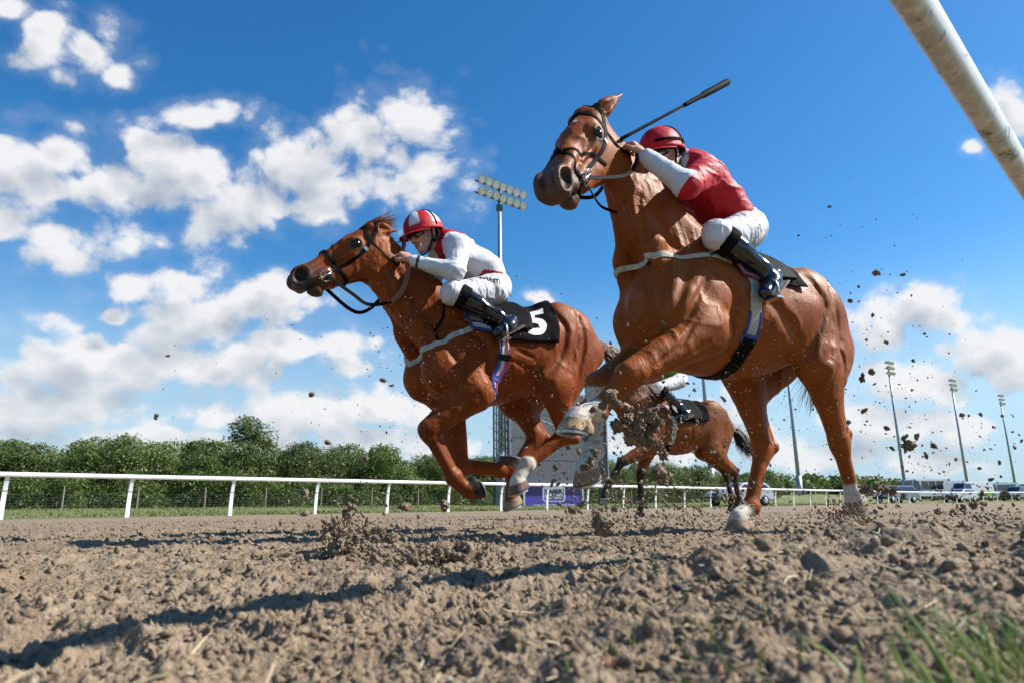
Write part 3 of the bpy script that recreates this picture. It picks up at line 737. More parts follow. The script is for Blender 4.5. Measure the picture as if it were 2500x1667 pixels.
def head_shape(f, P, M, side_hint, s=1.0, ear=1.0, lip=0.0, ears=None):
    """P poll, M tip of the nose; returns the head frame"""
    u = nrm(M - P); L = np.linalg.norm(M - P) * s
    c = nrm(side_hint - u * (np.asarray(side_hint) @ u)); v = np.cross(u, c)          # c to its left, v towards the throat
    if v[2] > 0 and abs(u[2]) < .9: v = -v
    L0 = L
    def p(a, b, cc=0.0): return P + u * (a * L0) + v * (b * L0 / .62) + c * (cc * L0 / .62)
    k = L0 / .62; fl = (c, .8)
    f.cone(p(.06, .072), p(.36, .080), .084 * k, .098 * k, .03)                        # skull
    f.cone(p(.30, .068), p(.84, .064), .082 * k, .055 * k, .03, (c, .80))               # nose
    f.cone(p(.20, .03), p(.62, .022), .034 * k, .024 * k, .035, (c, 1.6))                # flat forehead and nasal bone
    for sg in (1, -1):
        f.cone(p(.20, .18, sg * .045), p(.70, .155, sg * .028), .098 * k, .044 * k, .03, (c, .55))   # jaw
        f.ball(p(.215, .182, sg * .058), .128 * k, .022, (c, .33))                        # cheek
        f.ball(p(.315, .055, sg * .082), .040 * k, .022)                               # brow
        f.cone(p(.40, .088, sg * .076), p(.62, .080, sg * .056), .016 * k, .010 * k, .014)   # facial crest
        f.cone(p(.33, .035, sg * .072), p(.20, .03, sg * .05), .022 * k, .03 * k, .02)
        f.cone(p(.62, .038, sg * .040), p(.86, .040, sg * .046), .024 * k, .032 * k, .02)     # flared nostril
        f.ell(p(.936, .050, sg * .052), np.stack([nrm(u + v * .45), nrm(v - u * .45), c], 1), (.068 * k, .052 * k, .028 * k), .016)
        f.ball(p(.965, .098, sg * .030), .033 * k, .02)                                # upper lip
        f.cone(p(.70, .11, sg * .048), p(.86, .105, sg * .044), .034 * k, .034 * k, .03)
    f.ball(p(.91, .060), .050 * k, .025); f.cone(p(.978, .086), p(.952, .118), .034 * k, .027 * k, .02)
    f.cone(p(.70, .152), p(.90, .158 + lip), .036 * k, .029 * k, .022, (c, 1.25)); f.ball(p(.865, .176 + lip), .029 * k, .022)    # lower lip, chin
    f.cone(p(1.02, .142 + lip * .5), p(.80, .130), .004 * k, .003 * k, .006, (c, 12.0), sub=True)               # mouth
    for sg in (1, -1):
        f.ell(p(.945, .050, sg * .086), np.stack([nrm(u + v * .45), nrm(v - u * .45), c], 1), (.056 * k, .042 * k, .042 * k), .007, True)
        f.ball(p(.318, .064, sg * .118), .029 * k, .010, None, True)
        f.cone(p(.285, .045, sg * .096), p(.345, .046, sg * .094), .010 * k, .008 * k, .008); f.cone(p(.345, .046, sg * .094), p(.365, .066, sg * .088), .008 * k, .006 * k, .008); f.cone(p(.29, .084, sg * .092), p(.355, .080, sg * .088), .007 * k, .006 * k, .008)      # lids
        f.cone(p(.40, .035, sg * .094), p(.5, .045, sg * .09), .02 * k, .02 * k, .03, None, True)
    es = []
    for i, sg in enumerate((1, -1)):
        b = p(.035, .028, sg * .055)
        d = ears[i] if ears is not None else nrm(-u * .8 - v * .9 + c * sg * .25)
        d = nrm(d); face = nrm(np.cross(d, np.cross(c * sg - v * .1 + u * .2, d)))
        l = .17 * ear * k
        f.cone(b - d * .02, b + d * l * .35, .030 * k, .034 * k, .02, (face, .8))
        f.cone(b + d * l * .3, b + d * l, .043 * k, .007 * k, .012, (face, .55))
        f.cone(b + d * l * .25 + face * .030 * k, b + d * l * .8 + face * .018 * k, .021 * k, .007 * k, .010, None, True)
        es.append(b)
    return dict(p=p, u=u, v=v, c=c, k=k, ears=es)

def groove(f, pts, r=.016, depth=.007, k=.022):
    """a shallow furrow between two muscles along points pulled to the skin"""
    P = f.snap(catmull(pts, max(6, 3 * len(pts))), 0.0, 30); N_ = f.grad(P); w = np.sin(np.linspace(.25, math.pi - .25, len(P)))
    Q = P + N_ * (r - 1.3 * depth * w)[:, None]
    q = f._box(Q.min(0) - r - k - .03, Q.max(0) + r + k + .03)
    if q is None: return
    sl, (X, Y, Z) = q; d = None
    for a, b in zip(Q[:-1], Q[1:]):
        ba = b - a; x, y, z = X - a[0], Y - a[1], Z - a[2]; t = np.clip((x * ba[0] + y * ba[1] + z * ba[2]) / (ba @ ba + 1e-12), 0, 1)
        e = (x - t * ba[0]) ** 2 + (y - t * ba[1]) ** 2 + (z - t * ba[2]) ** 2; d = e if d is None else np.minimum(d, e)
    f._mix(sl, (np.sqrt(d) - r).astype(np.float32), k, True)

def make_horse(name, fr, J, trunk, h, colors, label, group):
    T0 = None
    s = J.get('scale', 1.0)
    pts = np.array([np.asarray(v, float) for k, v in J.items() if isinstance(v, np.ndarray) and v.shape == (3,)])
    f = Field(pts.min(0) - [.30, .30, .10], pts.max(0) + [.22, .30, .25], h)
    f.trunk(trunk, .02)
    P, M = J['poll'], J['muz']
    side = J.get('side', YA)
    # neck
    thr = J['throat']; W = J['neck_top']; Cb = J['neck_base']
    hn = lerp(P, thr, .45)
    f.cone(W, lerp(W, P, .5) + J.get('crest', np.zeros(3)), .10, .072, .07, (YA, .62)); f.cone(lerp(W, P, .5) + J.get('crest', np.zeros(3)), P - [0.0, 0, .035], .072, .055, .05, (YA, .75))
    mid0 = lerp(W, Cb, .5); f.cone(mid0, hn, .172, .096, .08, (YA, .62)); f.cone(lerp(mid0, hn, .1) - [.1, 0, .05], lerp(mid0, hn, .4), .205, .142, .08, (YA, .72))
    f.cone(Cb, lerp(thr, hn, .30) + nrm(Cb - thr) * .02 - [.045, 0, 0], .115, .066, .08, (YA, .72))
    H = head_shape(f, P, M, side, J.get('head_scale', 1.0), J.get('ear', 1.0), J.get('lip', 0.0), J.get('ears'))
    for sg in (1, -1):
        y = YA * sg; a = lerp(hn, thr, .35) + y * .055
        f.cone(a, lerp(hn, lerp(J['ShL'], J['ShR'], .5), .62) + y * .105, .026, .045, .06, (YA, .6))       # brachiocephalic muscle
        f.cone(lerp(hn, lerp(J['ShL'], J['ShR'], .5), .62) + y * .145, (J['ShL'] if sg > 0 else J['ShR']) - y * .02, .045, .06, .08, (YA, .6))
        f.cone(lerp(thr, hn, .4) + y * .03 - [.03, 0, 0], Cb + y * .045 + [.01, 0, .02], .030, .045, .05)                      # sternocephalic
        f.cone(lerp(W, Cb, .3) + y * .13 - [.06, 0, .02], lerp(W, P, .5) + y * .07 - [0, 0, .08], .05, .03, .03, (YA, .6))   # serratus / splenius
        f.cone(Cb + y * .085 - [.03, 0, .06], Cb + y * .105 - [.09, 0, .26], .085, .075, .03, (YA, .9))            # breast
    legs = []
    for sd, q in ((1, 'L'), (-1, 'R')):
        legs.append(fore_leg(f, sd, J['Sc' + q], J['Sh' + q], J['El' + q], J['Kn' + q], J['Fe' + q], J['To' + q], J['He' + q], s))
    for sd, q in ((1, 'L'), (-1, 'R')):
        legs.append(hind_leg(f, sd, J['Hi' + q], J['St' + q], J['Hk' + q], J['Fh' + q], J['Th' + q], J['Hh' + q], J['Bu' + q], s))
    for g in J.get('grooves', []): groove(f, *g)
    V, Fc = f.mesh(); Nn = vert_normals(V, Fc)
    # small play of skin and muscle over the whole body, finer on the flanks, none on the hooves
    wv = .12 * fbm((V[:, 0] * 3, V[:, 1] * 3, V[:, 2] * 3), 2); q1 = 1 - np.abs(vnoise(V[:, 0] * 13 + wv * 9, V[:, 1] * 13, V[:, 2] * 9 + wv * 7)) * 2; q2 = 1 - np.abs(vnoise(V[:, 0] * 34 + wv * 20, V[:, 1] * 34, V[:, 2] * 22)) * 2
    gate = sstep(vnoise(V[:, 0] * 2.7 + 5, V[:, 1] * 2.7, V[:, 2] * 2.7), -.25, .5); soft = sstep(V[:, 2], .35, .75)
    V = V + Nn * ((q1 * .0038 + q2 * np.abs(q2) * .0024 * gate) * soft)[:, None]
    # markings
    C = np.tile(np.array(colors['coat'], float), (len(V), 1))
    nz = fbm((V[:, 0] * 9, V[:, 1] * 9, V[:, 2] * 9), 3)
    zb = sstep(V[:, 2] + nz * .05, 1.25, .95)
    paint(C, zb * .35, np.array(colors['coat']) * (1.25, 1.3, 1.3))
    hp = H['p']; k = H['k']
    d, t = seg_dist(V, hp(.90, .09), hp(1.05, .09)); paint(C, sstep(d + nz * .02, .16 * k, .07 * k) * colors.get('muzzle_w', .9), colors['muzzle'])
    for sg in (1, -1):
        d, _ = seg_dist(V, hp(.318, .065, sg * .09), hp(.34, .07, sg * .09)); paint(C, sstep(d + nz * .012, .062 * k, .03 * k) * .55, colors['muzzle'])
        d, _ = seg_dist(V, hp(.945, .050, sg * .065), hp(.945, .05, sg * .05)); paint(C, sstep(d, .050 * k, .038 * k), (0.02, 0.018, 0.016))
        d, _ = seg_dist(V, hp(.318, .064, sg * .10), hp(.32, .064, sg * .105)); paint(C, sstep(d, .042 * k, .031 * k) * .9, (0.012, 0.014, 0.012))
        d, _ = seg_dist(V, hp(1.02, .142 + J.get('lip', 0) * .5, sg * .03), hp(.82, .131, sg * .05)); paint(C, sstep(d, .014 * k, .006 * k) * .7, (0.05, 0.03, 0.03))
    if 'star' in colors:
        a, b, r_ = colors['star']; d, _ = seg_dist(V, hp(*a), hp(*b)); paint(C, sstep(d + nz * .012, r_ * k * 1.3, r_ * k * .7), (.62, .60, .58))
    for (leg, kw) in zip(legs, colors['legs']):
        dk = kw.get('dark', 0)
        if dk:
            dd, tt = seg_dist(V, leg['Kn'], leg['Fe']); dd2, _ = seg_dist(V, leg['Fe'], leg['sole'])
            paint(C, np.maximum(sstep(dd + nz * .03, .12, .06), sstep(dd2, .13, .08)) * dk, colors.get('point', (.015, .012, .011)))
        sock = kw.get('sock', 0)
        if sock:
            top = lerp(leg['Fe'], leg['Kn'], sock - 1) if sock > 1 else lerp(leg['cor'], leg['Fe'], sock)
            dd, tt = seg_dist(V, top, leg['cor']); dd3, t3 = seg_dist(V, leg['Fe'], leg['cor']); ax = nrm(top - leg['cor'])
            hgt = (V - top) @ ax
            m = sstep(hgt + nz * .025, .012, -.012) * (np.minimum(dd, dd3) < .085)
            dn = fbm((V[:, 0] * 24 + 3, V[:, 1] * 24, V[:, 2] * 24), 4, .6); before = C.copy()
            paint(C, m, (.56, .52, .45)); paint(C, m * sstep(dn, .05, .45) * .55, (.30, .21, .13)); paint(C, m * sstep(dn, .38, .5) * .7, (.05, .035, .025))
            C[:] = C * (1 - (m * sstep(-dn, .3, .55) * .5)[:, None]) + before * (m * sstep(-dn, .3, .55) * .5)[:, None]
        hc = kw.get('hoof', (.030, .026, .022)); rel = V - leg['sole']; up = rel @ leg['up']; rad = np.linalg.norm(rel - up[:, None] * leg['up'], axis=1)
        m = sstep(up, .058 * leg['s'], .050 * leg['s']) * (rad < .10 * leg['s']) * (up > -.02)
        st = fbm((V[:, 0] * 30, V[:, 1] * 30, V[:, 2] * 30), 3)
        paint(C, m, np.array(hc)); paint(C, m * sstep(st, .15, .4) * .7, np.array(hc) * .35)
        paint(C, m * (up < .003), (.05, .045, .04))
    root = empty(name, fr.O, fr.rz); tag(root, label, 'horse', group)
    o = mesh_obj('body', V, Fc, COAT, root, True, C)
    # eyes
    for sg in (1, -1):
        mb = MB(); mb.lathe([(.0001 + .0280 * k * math.sin(math.pi * i / 10), -.0280 * k * math.cos(math.pi * i / 10)) for i in range(11)], 16, None, hp(.318, .063, sg * .0905))
        mb.obj('eye', EYE, root, True)
    # horseshoes: a bent bar round each sole
    for leg in legs:
        a = leg['ax']; u = leg['up']; w = nrm(np.cross(u, a)); ring = []
        for i in range(17):
            an = math.radians(-140 + 280 * i / 16); ring.append(leg['sole'] + a * math.cos(an) * .055 * leg['s'] + w * math.sin(an) * .054 * leg['s'] - u * .004)
        R = np.array(ring); V2 = []; F2 = []
        for q in range(17):
            out = nrm(R[q] - leg['sole'] + u * .004)
            for (dr, dz) in ((.008, .004), (.008, -.005), (-.012, -.005), (-.012, .004)): V2.append(R[q] + out * dr + u * dz)
        for q in range(16):
            for e in range(4): F2.append((q * 4 + e, q * 4 + (e + 1) % 4, q * 4 + 4 + (e + 1) % 4, q * 4 + 4 + e))
        F2 += [(3, 2, 1, 0), (64, 65, 66, 67)]
        mesh_obj('horseshoe', V2, F2, SHOE, root)
    return root, f, H, legs
def A(*v): return np.array(v, float)
def scaler(k):
    return lambda x, y, z: np.array([x * k, y * (1 + k) / 2, CAM[2] + (z - .15) * k])
def trunk_scaled(T, k, w=1.0): return [(x * k, CAM[2] + (a - .15) * k, CAM[2] + (b - .15) * k, h * w, p) for (x, a, b, h, p) in T]
K1 = .93
F1 = Frame((1.15 * K1, 3.75 * K1), 62)
a1 = F1.at; B = scaler(K1)
yaw = math.radians(20)
J1 = dict(poll=a1(1426, 272, .0), muz=a1(1326, 438, .19), throat=a1(1548, 520, 0), neck_top=B(.08, 0, 1.53), neck_base=B(.31, 0, 1.34),
    side=A(-math.sin(yaw), math.cos(yaw), 0), crest=A(.0, 0, .0), lip=.0, head_scale=.99,
    ears=[A(-.68, .1, .62), A(-.75, -.2, .35)], ear=1.12,
    ScL=B(.08, .13, 1.44), ScR=B(.08, -.13, 1.44), ShL=B(.41, .19, 1.12), ShR=B(.41, -.19, 1.12),
    ElL=B(.30, .22, 1.005), KnL=a1(1534, 916, .19), FeL=a1(1456, 1000, .15), ToL=a1(1352, 1046, .15), HeL=a1(1440, 1064, .15),
    ElR=B(.36, -.18, .93), KnR=a1(1458, 940, -.08), FeR=a1(1446, 1100, -.08), ToR=a1(1410, 1188, -.06), HeR=a1(1456, 1170, -.06),
    HiL=B(-.58, .14, 1.29), StL=a1(1995, 880, .20), HkL=a1(2050, 1085, .18), FhL=a1(2083, 1205, .17), ThL=a1(2070, 1254, .17), HhL=a1(2106, 1245, .17),
    HiR=B(-.52, -.15, 1.28), StR=B(-.36, -.18, .94), HkR=a1(1862, 1095, -.12), FhR=a1(1832, 1236, -.12), ThR=a1(1766, 1296, -.12), HhR=a1(1832, 1291, -.12),
    BuL=B(-.79, .14, 1.04), BuR=B(-.75, -.14, 1.05))
T1 = trunk_scaled([(.56, 1.26, 1.08, .07, 0), (.51, 1.38, .98, .15, 0), (.41, 1.48, .89, .22, .1), (.28, 1.58, .85, .26, .3), (.10, 1.62, .83, .28, .45), (-.10, 1.58, .83, .295, .4), (-.30, 1.545, .86, .30, .25),
      (-.48, 1.515, .93, .28, .1), (-.65, 1.465, 1.03, .25, 0), (-.80, 1.37, 1.04, .21, 0), (-.91, 1.22, 1.04, .12, 0)], K1)
C1 = dict(coat=(.218, .052, .0076), muzzle=(.085, .055, .045), star=((.16, .0, .0), (.27, -.01, .012), .02),
    legs=[dict(sock=1.0, hoof=(.36, .25, .15)), dict(sock=1.9, hoof=(.30, .20, .12)), dict(sock=1.2, hoof=(.2, .15, .1)), dict(sock=.75, hoof=(.36, .27, .18))])
y1 = .24
J1['grooves'] = [([a1(1745, 660, y1), a1(1782, 720, y1), a1(1775, 790, y1), a1(1785, 845, y1)], .02, .014, .03), ([a1(1690, 640, y1), a1(1668, 700, y1), a1(1655, 745, y1)], .018, .009), ([a1(1720, 690, y1), a1(1690, 740, y1), a1(1672, 800, y1)], .016, .008),
    ([a1(1560, 480, .1), a1(1572, 545, .13), a1(1575, 600, .14), a1(1560, 650, .12)], .02, .014, .025), ([a1(1600, 500, .1), a1(1628, 560, .13), a1(1660, 600, .15)], .018, .008), ([a1(1640, 600, .17), a1(1610, 680, .2), a1(1590, 760, .2)], .022, .014, .03),
    ([a1(1960, 690, .2), a1(1992, 750, .22), a1(1985, 820, .24), a1(1972, 870, .24)], .022, .014, .03), ([a1(2000, 720, .18), a1(2028, 800, .22), a1(2040, 890, .22), a1(2048, 960, .2)], .018, .011), ([a1(1985, 700, .16), a1(2010, 790, .22), a1(2005, 880, .23)], .016, .009),
    ([a1(1700, 800, .24), a1(1650, 850, .24), a1(1590, 890, .22)], .012, .008, .012), ([a1(1712, 830, .25), a1(1660, 872, .25), a1(1610, 905, .22)], .010, .006, .012), ([a1(1850, 700, .28), a1(1900, 760, .28), a1(1950, 830, .26)], .03, .007, .04),
    ([a1(1800, 900, .25), a1(1850, 900, .26), a1(1900, 880, .25)], .012, .005, .015), ([a1(1815, 880, .26), a1(1870, 872, .26)], .010, .004, .012)]
horse1, f1, H1, L1 = make_horse("horse", F1, J1, T1, .0065, C1, 'nearest chestnut horse, white pasterns, foreleg stretched out, ridden by the jockey in red', 'racehorses')

K2 = .94
F2 = Frame((-.40 * K2, 4.5 * K2), 63)
a2 = F2.at; B = scaler(K2)
J2 = dict(poll=a2(908, 552, 0), muz=a2(702, 670, .0), throat=a2(912, 714, 0), neck_top=B(-.02, 0, 1.40), neck_base=a2(1088, 850, 0), crest=A(.02, 0, -.03), lip=.0,
    ears=[A(-.95, .05, .02), A(-.95, -.2, .1)], ear=.85,
    ScL=B(-.06, .13, 1.38), ScR=B(-.06, -.13, 1.38), ShL=a2(1086, 905, .18), ShR=a2(1086, 905, .18) * A(1, -1, 1),
    ElL=a2(1160, 955, .21), KnL=a2(1044, 1050, .17), FeL=a2(1106, 1164, .15), ToL=a2(1182, 1214, .15), HeL=a2(1158, 1166, .15),
    ElR=B(-.04, -.17, .87), KnR=a2(1122, 1140, -.1), FeR=a2(1222, 1148, -.1), ToR=a2(1272, 1124, -.1), HeR=a2(1226, 1112, -.1),
    HiL=B(-.74, .14, 1.35), StL=a2(1348, 930, .20), HkL=a2(1380, 1058, .15), FhL=a2(1287, 1130, .13), ThL=a2(1242, 1210, .13), HhL=a2(1287, 1191, .13),
    HiR=B(-.68, -.15, 1.33), StR=a2(1262, 970, -.16), HkR=a2(1308, 1064, -.12), FhR=a2(1252, 1150, -.12), ThR=a2(1230, 1246, -.12), HhR=a2(1270, 1230, -.12),
    BuL=B(-.98, .13, 1.20), BuR=B(-.94, -.13, 1.20))
T2 = trunk_scaled([(.18, 1.08, .94, .07, 0), (.14, 1.20, .87, .15, 0), (.04, 1.34, .82, .22, .1), (-.07, 1.47, .80, .26, .35), (-.25, 1.50, .81, .29, .4), (-.45, 1.505, .86, .29, .25), (-.62, 1.50, .94, .275, .1),
      (-.80, 1.505, 1.04, .25, 0), (-.98, 1.46, 1.07, .21, 0), (-1.12, 1.34, 1.13, .12, 0)], K2)
C2 = dict(coat=(.20, .041, .0058), muzzle=(.055, .04, .036), muzzle_w=1.0,
    legs=[dict(dark=.25), dict(hoof=(.10, .08, .06)), dict(sock=1.1, hoof=(.12, .09, .075)), dict(hoof=(.28, .2, .14), dark=.2)])
J2['grooves'] = [([a2(1120, 790, y1), a2(1180, 840, y1), a2(1186, 900, y1), a2(1178, 950, y1)], .02, .014, .03), ([a2(1075, 800, y1), a2(1095, 850, y1), a2(1120, 905, y1)], .018, .009), ([a2(1150, 850, y1), a2(1135, 905, y1), a2(1120, 940, y1)], .016, .008),
    ([a2(935, 660, .1), a2(975, 740, .13), a2(1005, 800, .14)], .02, .013, .025), ([a2(975, 660, .1), a2(1010, 720, .13), a2(1040, 780, .15)], .018, .008), ([a2(1050, 770, .17), a2(1045, 850, .2), a2(1060, 910, .2)], .022, .013, .03),
    ([a2(1345, 765, .2), a2(1372, 810, .22), a2(1360, 870, .24), a2(1340, 920, .24)], .022, .014, .03), ([a2(1400, 775, .18), a2(1420, 850, .22), a2(1400, 920, .22), a2(1390, 985, .2)], .018, .011), ([a2(1385, 790, .16), a2(1395, 850, .22), a2(1375, 910, .23)], .016, .009),
    ([a2(1160, 960, .24), a2(1110, 990, .22), a2(1070, 1012, .2)], .012, .008, .012), ([a2(1250, 880, .28), a2(1290, 900, .28), a2(1310, 905, .26)], .012, .005, .015), ([a2(1260, 855, .28), a2(1300, 872, .28)], .014, .005, .015)]
horse2, f2, H2, L2 = make_horse("horse", F2, J2, T2, .007, C2, 'chestnut horse with dark muzzle and all four legs gathered under it, wearing number 5 cloth', 'racehorses')
# ------------------------------------------------------------------ jockeys
def hand_shape(f, wr, d, nrm_back, side, curl=1.0, s=1.0):
    """a half-closed hand: wr wrist, d towards the knuckles, nrm_back out of the back of the hand, side +1 if the thumb lies towards cross(d, back)"""
    d = nrm(d); b = nrm(nrm_back - d * (np.asarray(nrm_back) @ d)); w = np.cross(d, b) * side          # w towards the thumb
    wr = np.asarray(wr, float)
    f.cone(wr, wr + d * .035 * s, .026 * s, .030 * s, .015, (b, .72))
    f.cone(wr + d * .03 * s + w * .012 * s, wr + d * .075 * s + w * .014 * s, .030 * s, .026 * s, .012, (b, .55))
    f.cone(wr + d * .03 * s - w * .014 * s, wr + d * .070 * s - w * .018 * s, .028 * s, .024 * s, .012, (b, .55))
    for i, (off, ln) in enumerate(((.030, .92), (.010, 1.0), (-.010, .94), (-.029, .78))):
        p0 = wr + d * (.082 - .006 * abs(i - 1)) * s + w * off * s; ang = 0.0; dd = d; r0 = (.0098, .0100, .0096, .0086)[i] * s
        for k, (L, a) in enumerate(((.036, .75), (.024, 1.05), (.019, .75))):
            ang += a * curl * (1.0 + .06 * i); dd = d * math.cos(ang) - b * math.sin(ang); p1 = p0 + dd * L * ln * s
            f.cone(p0, p1, r0 * (1 - .06 * k), r0 * (.94 - .08 * k), .005); p0 = p1
    t0 = wr + d * .028 * s + w * .030 * s - b * .006; t1 = t0 + (d * .55 + w * .62 - b * .35) * .040 * s; t2 = t1 + (d * .85 - b * .30 - w * .1) * .030 * s; t3 = t2 + (d * .75 - b * .45 - w * .35) * .024 * s
    f.cone(wr + d * .02 * s + w * .016 * s, t1, .017 * s, .0125 * s, .010); f.cone(t1, t2, .0122 * s, .0110 * s, .005); f.cone(t2, t3, .0108 * s, .0085 * s, .004)

def head_form(f, c, fw, up, s=1.0):
    """c centre of the skull; nose, brow, lips, chin, ears"""
    fw = nrm(fw); up = nrm(up - fw * (np.asarray(up) @ fw)); lf = np.cross(up, fw)
    def p(x, y, z): return c + (fw * x + lf * y + up * z) * s
    f.ell(p(-.008, 0, .02), np.stack([fw, lf, up], 1), (.096 * s, .076 * s, .098 * s), .01)
    f.cone(p(.036, 0, -.035), p(.046, 0, -.085), .058 * s, .037 * s, .022, (lf, .88))                 # face
    for sg in (1, -1):
        f.cone(p(-.012, sg * .054, -.055), p(.056, sg * .018, -.106), .016 * s, .015 * s, .018)          # jaw
        f.ball(p(.064, sg * .040, -.030), .022 * s, .018)                                               # cheekbone
        f.ball(p(.082, sg * .031, .0), .013 * s, .012, None, True)                                      # eye socket
        f.ball(p(.072, sg * .031, .002), .013 * s, .004)                                               # closed lid
        f.cone(p(.086, sg * .006, -.046), p(.082, sg * .012, -.048), .0085 * s, .008 * s, .006)          # nostril wing
        f.cone(p(.082, sg * .012, .020), p(.078, sg * .042, .018), .010 * s, .008 * s, .012)             # brow
        e = p(-.012, sg * .078, -.012)
        f.cone(e + up * .016 * s, e - up * .018 * s + fw * .006, .014 * s, .010 * s, .006, (lf, .55)); f.ball(e + lf * sg * .010 + fw * .003, .010 * s, .004, (lf, .5), True)
    f.cone(p(.090, 0, .004), p(.109, 0, -.038), .009 * s, .0125 * s, .012); f.ball(p(.108, 0, -.042), .0115 * s, .008)    # nose
    f.cone(p(.086, .018, -.070), p(.086, -.018, -.070), .0085 * s, .0085 * s, .010); f.cone(p(.084, .016, -.082), p(.084, -.016, -.082), .0088 * s, .0088 * s, .008)
    f.cone(p(.098, .024, -.0765), p(.098, -.024, -.0765), .0018, .0018, .003, None, True)               # mouth
    f.ball(p(.074, 0, -.108), .019 * s, .014)                                                          # chin
    return p, fw, lf, up

def helmet_part(root, p, fw, lf, up, colfn, org, peak_col, k=1.0):
    c = p(-.004, 0, .030); V = []; C = []; na, ne = 64, 18
    for sh in (0, 1):                                                                               # outer, inner shell
        for j in range(ne + 1):
            e = math.radians(-14) + (math.pi / 2 - math.radians(-14)) * j / ne
            for i in range(na):
                a = 2 * math.pi * i / na; q = 1 - .05 * sh
                rim = 1.03 if (j <= 1 and sh == 0) else 1.0
                V.append(c + (fw * math.cos(a) * math.cos(e) * .131 + lf * math.sin(a) * math.cos(e) * .106 + up * math.sin(e) * .116) * q * rim * k)
                C.append(colfn(a, e))
    F = []
    for sh in (0, 1):
        o = sh * (ne + 1) * na
        for j in range(ne):
            for i in range(na):
                q = (o + j * na + i, o + j * na + (i + 1) % na, o + (j + 1) * na + (i + 1) % na, o + (j + 1) * na + i); F.append(q if sh == 0 else q[::-1])
    o = (ne + 1) * na
    for i in range(na): F.append((i, o + i, o + (i + 1) % na, (i + 1) % na))
    V = np.array(V); nz = fbm((V[:, 0] * 26, V[:, 1] * 26, V[:, 2] * 26), 3)
    V = V + (V - c) * (nz * .011)[:, None]
    h = mesh_obj('helmet', V - org, F, CLOTH, root, True, np.array(C))
    # peak: a curved brim in front
    V = []; F = []; n1, n2 = 21, 6
    for sh in (0, 1):
        for i in range(n1):
            a = math.radians(-78 + 156 * i / (n1 - 1))
            for j in range(n2):
                t = j / (n2 - 1); ext = .062 * math.cos(a * .95) ** .8 * t if abs(a) < 1.5 else 0
                V.append(c + (fw * (math.cos(a) * .1255 + ext) + lf * math.sin(a) * (.102 + .004 * t) + up * (-.018 - .020 * t * math.cos(a) - .004 * sh - .010 * math.sin(a) ** 2)) * k)
    m = n1 * n2
    for i in range(n1 - 1):
        for j in range(n2 - 1):
            q = (i * n2 + j, i * n2 + j + 1, (i + 1) * n2 + j + 1, (i + 1) * n2 + j); F.append(q[::-1]); F.append(tuple(m + x for x in q))
        F.append((i * n2 + n2 - 1, m + i * n2 + n2 - 1, m + (i + 1) * n2 + n2 - 1, (i + 1) * n2 + n2 - 1))
    mesh_obj('peak', np.array(V) - org, F, CLOTH, h, True, np.tile(np.array(peak_col), (len(V), 1)))
    return h, c

def cloth_mesh(name, f, mat_, root, org, colfn, amp=.006, scale=13.0, stretch=(1, 1, 1), clip=None):
    V, Fc = f.mesh(); Nn = vert_normals(V, Fc)
    q = V * np.array(stretch) * scale
    wq = q + np.stack([vnoise(q[:, 0] * .7 + i * 5, q[:, 1] * .7, q[:, 2] * .7) for i in range(3)], 1) * .9
    r1 = 1 - np.abs(vnoise(wq[:, 0], wq[:, 1], wq[:, 2])) * 2; r2 = 1 - np.abs(vnoise(wq[:, 0] * 2.3 + 9, wq[:, 1] * 2.3, wq[:, 2] * 2.3)) * 2
    fold = np.sign(r1) * np.abs(r1) ** 1.3 + .42 * r2 * np.abs(r2)
    V = V + Nn * (fold * amp)[:, None]
    C = colfn(V)
    return mesh_obj(name, V - org, Fc, mat_, root, True, C)

